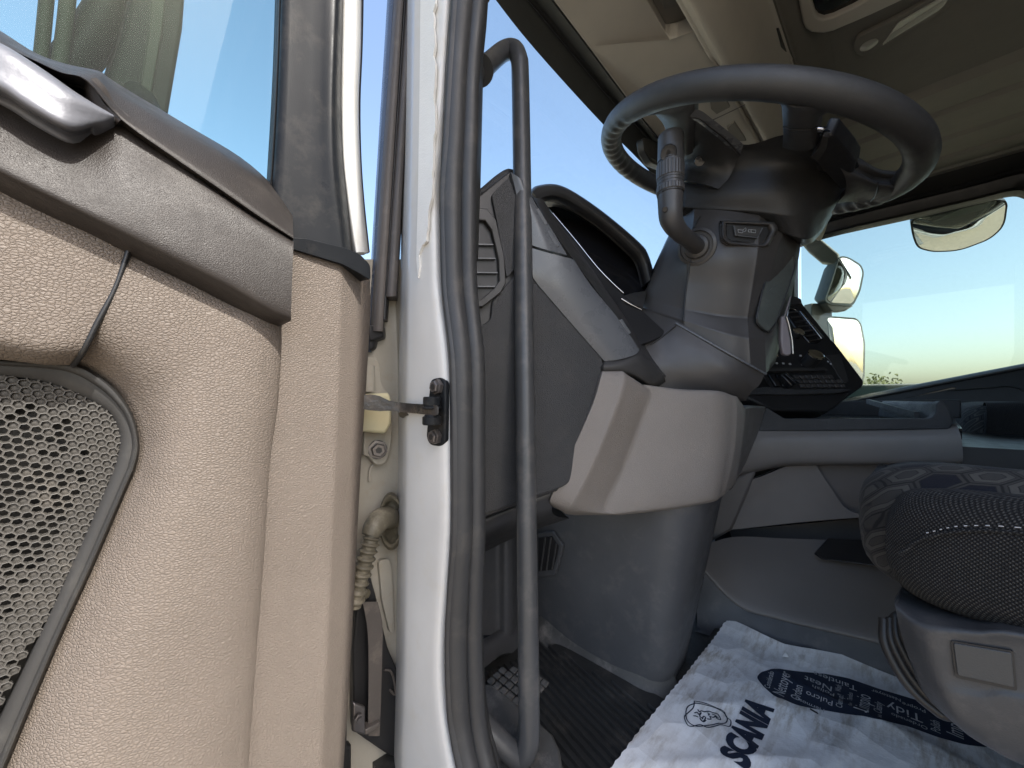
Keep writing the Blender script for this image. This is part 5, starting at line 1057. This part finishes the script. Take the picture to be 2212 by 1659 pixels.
def text(word, px, size, rot, mat, bold=0, sx=.8, off=.0013, zf=.012, name='printed_word', align='CENTER'):
    cu = bpy.data.curves.new('word', 'FONT'); cu.body = word; cu.size = size; cu.offset = bold; cu.align_x = align; cu.align_y = 'CENTER'; cu.resolution_u = 4
    o = bpy.data.objects.new('word', cu); COL.objects.link(o); bpy.context.view_layer.update()
    me = bpy.data.meshes.new_from_object(o.evaluated_get(bpy.context.evaluated_depsgraph_get())); bpy.data.objects.remove(o); bpy.data.curves.remove(cu)
    p = W(px[0], px[1], z=zf) if len(px) == 2 else Vector(px); c, s = math.cos(R(rot)), math.sin(R(rot))
    b = bmesh.new(); b.from_mesh(me); bmesh.ops.triangulate(b, faces=b.faces); bmesh.ops.subdivide_edges(b, edges=[e for e in b.edges if e.calc_length() > size * .25], cuts=1); b.to_mesh(me); b.free()
    for v in me.vertices:
        x, y = v.co.x * sx, v.co.y; v.co = Vector((p.x + x * c - y * s, p.y + x * s + y * c, 0))
    me.materials.clear(); return drape(name, me, mat, off)
text('SCANIA', (.577, .1415, 0), .0410, 0, M['navyink'], .0024, .88)
# badge: two shield outlines and a crowned griffin head
def pline(pts, r, name, off=.001):
    P = cr([Vector((x, y, 0)) for x, y in pts], 5); b = bmesh.new(); n = len(P); pr = []
    for i in range(n):
        t = (P[min(i + 1, n - 1)] - P[max(i - 1, 0)]).normalized(); q = Vector((-t.y, t.x, 0)) * r; pr.append((b.verts.new(P[i] + q), b.verts.new(P[i] - q)))
    for a, c in zip(pr, pr[1:]): b.faces.new((a[0], a[1], c[1], c[0]))
    me = bpy.data.meshes.new(name); b.to_mesh(me); b.free(); return drape(name, me, M['navyink'], off)
bc = W(1527, 1549, z=.012); 
def bq(X, Y):          # crop pixels of the badge -> paper
    p = W(1316.5 + X / 4.744, 1316.5 + Y / 4.744, z=.012); return (p.x, p.y)
pline([bq(*q) for q in ((870, 972), (860, 1030), (800, 1080), (768, 1115), (800, 1190), (850, 1205), (930, 1190), (1010, 1218), (1150, 1200), (1230, 1205), (1243, 1140), (1200, 1110), (1170, 1050), (1090, 1020), (1010, 995), (940, 982), (870, 972))], .0007, 'badge_outline')
pline([bq(*q) for q in ((880, 995), (810, 1015), (785, 1060), (790, 1130), (830, 1180), (900, 1205), (1000, 1200), (1100, 1190), (1190, 1170), (1205, 1110), (1150, 1050), (1060, 1018), (960, 1000), (880, 995))], .0007, 'badge_outline')
for pts in ([(870, 1080), (900, 1075), (915, 1095), (940, 1080), (925, 1110), (950, 1130)], [(860, 1105), (890, 1110), (910, 1120)], [(905, 1050), (920, 1070), (945, 1065), (975, 1075), (1020, 1065), (1060, 1075), (1110, 1085), (1140, 1140), (1100, 1135), (1090, 1110), (1060, 1130), (1030, 1120), (1040, 1145), (1000, 1140)], [(930, 1135), (960, 1160), (985, 1130), (965, 1115), (950, 1140)], [(1000, 1085), (1025, 1095), (1010, 1110)], [(1050, 1090), (1080, 1100), (1120, 1130)], [(925, 1125), (940, 1150), (965, 1165), (990, 1150)]):
    pline([bq(*q) for q in pts], .0008, 'badge_griffin')
A, B = 4.744, 4.847
def q1(X, Y): return (1316.5 + X / A, 1316.5 + Y / A)
def q2(X, Y): return (1755.3 + X / B, 1316.5 + Y / B)
for wd, px, sz, rot in (('Considerado', q1(1640, 725), .011, 4), ('Nettoyer', q1(1775, 760), .0225, 2), ('Orden', q1(1925, 845), .0175, 2), ('Hermoso', q2(-30, 982), .0115, 93), ('Pulcro', q2(70, 925), .0160, 92), ('Polish', q2(110, 850), .0150, 92), ('Neat', q2(60, 770), .0225, 92), ('Taintless', q2(230, 735), .0195, 94),
        ('Wash', q2(272, 815), .0105, 2), ('Clean up!!', q2(288, 955), .0110, 2), ('Taintless', q2(395, 905), .0085, 2), ('Limpio', q2(530, 985), .0250, 0), ('Cleanly', q2(690, 1030), .0130, 0), ('Tidy', q2(960, 1075), .0265, 92), ('Nettoyer', q2(770, 900), .0110, 94), ('Propre', q2(1060, 1030), .0110, 94), ('Ordenado', q2(1010, 1170), .0110, 92), ('Polish', q2(1290, 1225), .0140, 0), ('Impo', q2(1490, 1240), .0240, 0), ('Bella', q2(705, 1135), .006, 0), ('Clean', q2(395, 1005), .0060, 2)):
    text(wd, px, sz * .92, rot, M['ink'], 0, .82)
loft('paper_tear', [L([(1690, 1418), (1704, 1420), (1696, 1412)], z=.022), [p + Vector((0, 0, .003)) for p in L([(1694, 1416), (1700, 1417), (1697, 1411)], z=.022)]], M['paper'], pap)

# ------------------------------------------------------------------ seats
def sec(x0, x1, z0, z1, y, r, n=6):
    pts = []
    for cx, cz, a0 in ((x1 - r, z1 - r, 0), (x0 + r, z1 - r, 90), (x0 + r, z0 + r, 180), (x1 - r, z0 + r, 270)):
        for k in range(n + 1):
            a = R(a0 + 90 * k / n); pts.append(Vector((cx + r * math.cos(a), y, cz + r * math.sin(a))))
    return pts
ds = thing('driver_seat', (.68, -.25, 0), 'driver seat cushion in hexagon and dotted weave fabric on a grey plastic pan', 'seat')
loft('cushion', [sec(.50, .86, .320, .360, .030, .018), sec(.470, .89, .300, .378, .024, .034), sec(.452, .91, .287, .391, .006, .040), sec(.443, .92, .284, .397, -.025, .042), sec(.440, .92, .284, .397, -.08, .042), sec(.440, .92, .284, .392, -.3, .042), sec(.440, .92, .284, .385, -.55, .042)], M['hexfab'], ds, 3, 80)
for v_ in ds.children[0].data.vertices:
    if v_.co.z > .34: v_.co.z -= .11 * max(0, v_.co.x - .465) * min(1, (v_.co.z - .34) / .04)
loft('side_bolster', [sec(.436, .470, .315, .350, .010, .014), sec(.428, .476, .296, .372, .000, .022), sec(.421, .480, .288, .3795, -.022, .026), sec(.4175, .480, .286, .3815, -.06, .027), sec(.417, .480, .286, .382, -.12, .027), sec(.417, .480, .286, .380, -.55, .027)], M['weave'], ds, 3, 80)
tube('bolster_seam', [Vector((.4185, y, z)) for y, z in ((.002, .330), (-.010, .345), (-.03, .356), (-.06, .361), (-.12, .362))], .0012, M['weave'], ds, 8, 4)
bm = bmesh.new()
sp_ = cr([Vector((.4168, y, z)) for y, z in ((-.012, .3505), (-.03, .3600), (-.06, .3650), (-.12, .366))], 10)
for k in range(0, len(sp_) - 1, 2): add_tube(bm, [sp_[k], sp_[k].lerp(sp_[k + 1], .7)], .00035, 6)
tag(bm_obj('stitching', bm, M['lilac'], ds), kind='stuff')
PX = .412
pan = sheet('seat_pan', [[W(u, v, x=xx) for u, v, xx in r] + [W(*r[-1][:2], x=r[-1][2]) + Vector((0, -.2, 0)), W(*r[-1][:2], x=r[-1][2]) + Vector((0, -.45, 0))] for r in ([(1932, 1296, .44), (1990, 1330, .425), (2100, 1352, .42), (2330, 1385, .42)], [(1934, 1310, .425), (1992, 1352, .414), (2100, 1366, .411), (2330, 1398, .411)], [(1944, 1360, .422), (2004, 1392, .4125), (2100, 1400, .4125), (2330, 1430, .4125)], [(1966, 1430, .422), (2022, 1460, .4125), (2110, 1480, .413), (2330, 1520, .413)], [(1986, 1482, .424), (2036, 1504, .4115), (2120, 1520, .411), (2330, 1560, .411)], [(2010, 1516, .426), (2056, 1554, .414), (2126, 1600, .413), (2330, 1690, .413)], [(2018, 1524, .44), (2062, 1564, .425), (2130, 1612, .424), (2330, 1705, .424)])], (.04, -.004, 0), M['tunnel'] if False else plastic('scuffed grey seat plastic', (.045, .047, .051), .38, .3, 900, .5, .12, .25, (.24, .22, .2)), ds, 5, 5, 55)
prism('pan_cover_gap', [W(u, v, x=.4105) for u, v in rnd([(2054, 1384), (2190, 1407), (2198, 1493), (2064, 1464)], 6)], (.003, 0, 0), M['black'], pan)
prism('pan_cover', [W(u, v, x=.4095) for u, v in rnd([(2059, 1389), (2185, 1411), (2192, 1486), (2068, 1459)], 5)], (.003, 0, 0), plastic('grey seat cover plate', (.052, .053, .053), .45, .3, 900, .5, .1), pan, .0008)
box('seat_box', (.53, -.55, .0), (.88, -.14, .285), M['black'], ds, .01)
rb = prism('bellows', [W(u, v, x=.445) for u, v in ((1912, 1335), (1930, 1318), (1965, 1345), (2010, 1500), (2060, 1570), (2020, 1555), (1960, 1495), (1915, 1400))], (.03, -.01, 0), M['black'], ds, .004)
for o in (0, 14, 27, 40):
    tube('bellows_rib', X3([(1910 + o * .9, 1336 - o * .1, .447), (1912 + o, 1390 - o * .4, .440), (1944 + o, 1455 - o * .5, .436), (1985 + o * .9, 1505 - o * .5, .434), (2036 + o * .6, 1545 - o * .4, .433)]), .0030 if o else .0036, M['black'], rb, 10, 5)
loft('backrest', [[Vector((p.x, -.50 - (z_ - .38) * .22 - .12 * (1 - p.y), z_)) for p in q] for z_, q in [(z_, [Vector((x, 1 if f else 0)) for x, f in ((.44 + e, 1), (.92 - e, 1), (.92 - e, 0), (.44 + e, 0))]) for z_, e in ((.38, .02), (.42, 0), (.8, .0), (1.0, .05), (1.08, .09))]], M['hexfab'], ds, 3, 60)
# passenger seat
pse = thing('co_driver_seat', (1.9, -.4, 0), 'dark passenger seat cushion with a pale patterned front edge beyond the tray', 'seat')
loft('cushion', [sec(1.60, 2.1, .33, .40, -.105, .03), sec(1.56, 2.14, .315, .425, -.12, .045), sec(1.54, 2.16, .305, .435, -.16, .05), sec(1.53, 2.16, .305, .438, -.25, .05), sec(1.53, 2.16, .305, .43, -.8, .05)], M['hexfab'], pse, 3, 80)
loft('side_bolster', [sec(1.52, 1.58, .325, .41, -.145, .028), sec(1.515, 1.585, .31, .432, -.165, .032), sec(1.51, 1.59, .30, .441, -.20, .034), sec(1.51, 1.59, .30, .441, -.8, .034)], M['weave'], pse, 3, 80)
loft('backrest', [[Vector((p.x, -.74 - (z_ - .42) * .22 - .12 * (1 - p.y), z_)) for p in q] for z_, q in [(z_, [Vector((x, 1 if f else 0)) for x, f in ((1.52 + e, 1), (2.14 - e, 1), (2.14 - e, 0), (1.52 + e, 0))]) for z_, e in ((.40, .02), (.46, 0), (.8, .0), (1.0, .05), (1.1, .10))]], M['hexfab'], pse, 3, 60)
box('seat_base', (1.52, -.8, .0), (2.14, -.16, .295), M['black'], pse, .02)
loft('seat_bracket', [sec(1.50, 1.56, .21, .225, -.17, .006), sec(1.49, 1.56, .205, .228, -.21, .008)], M['silver'], pse)
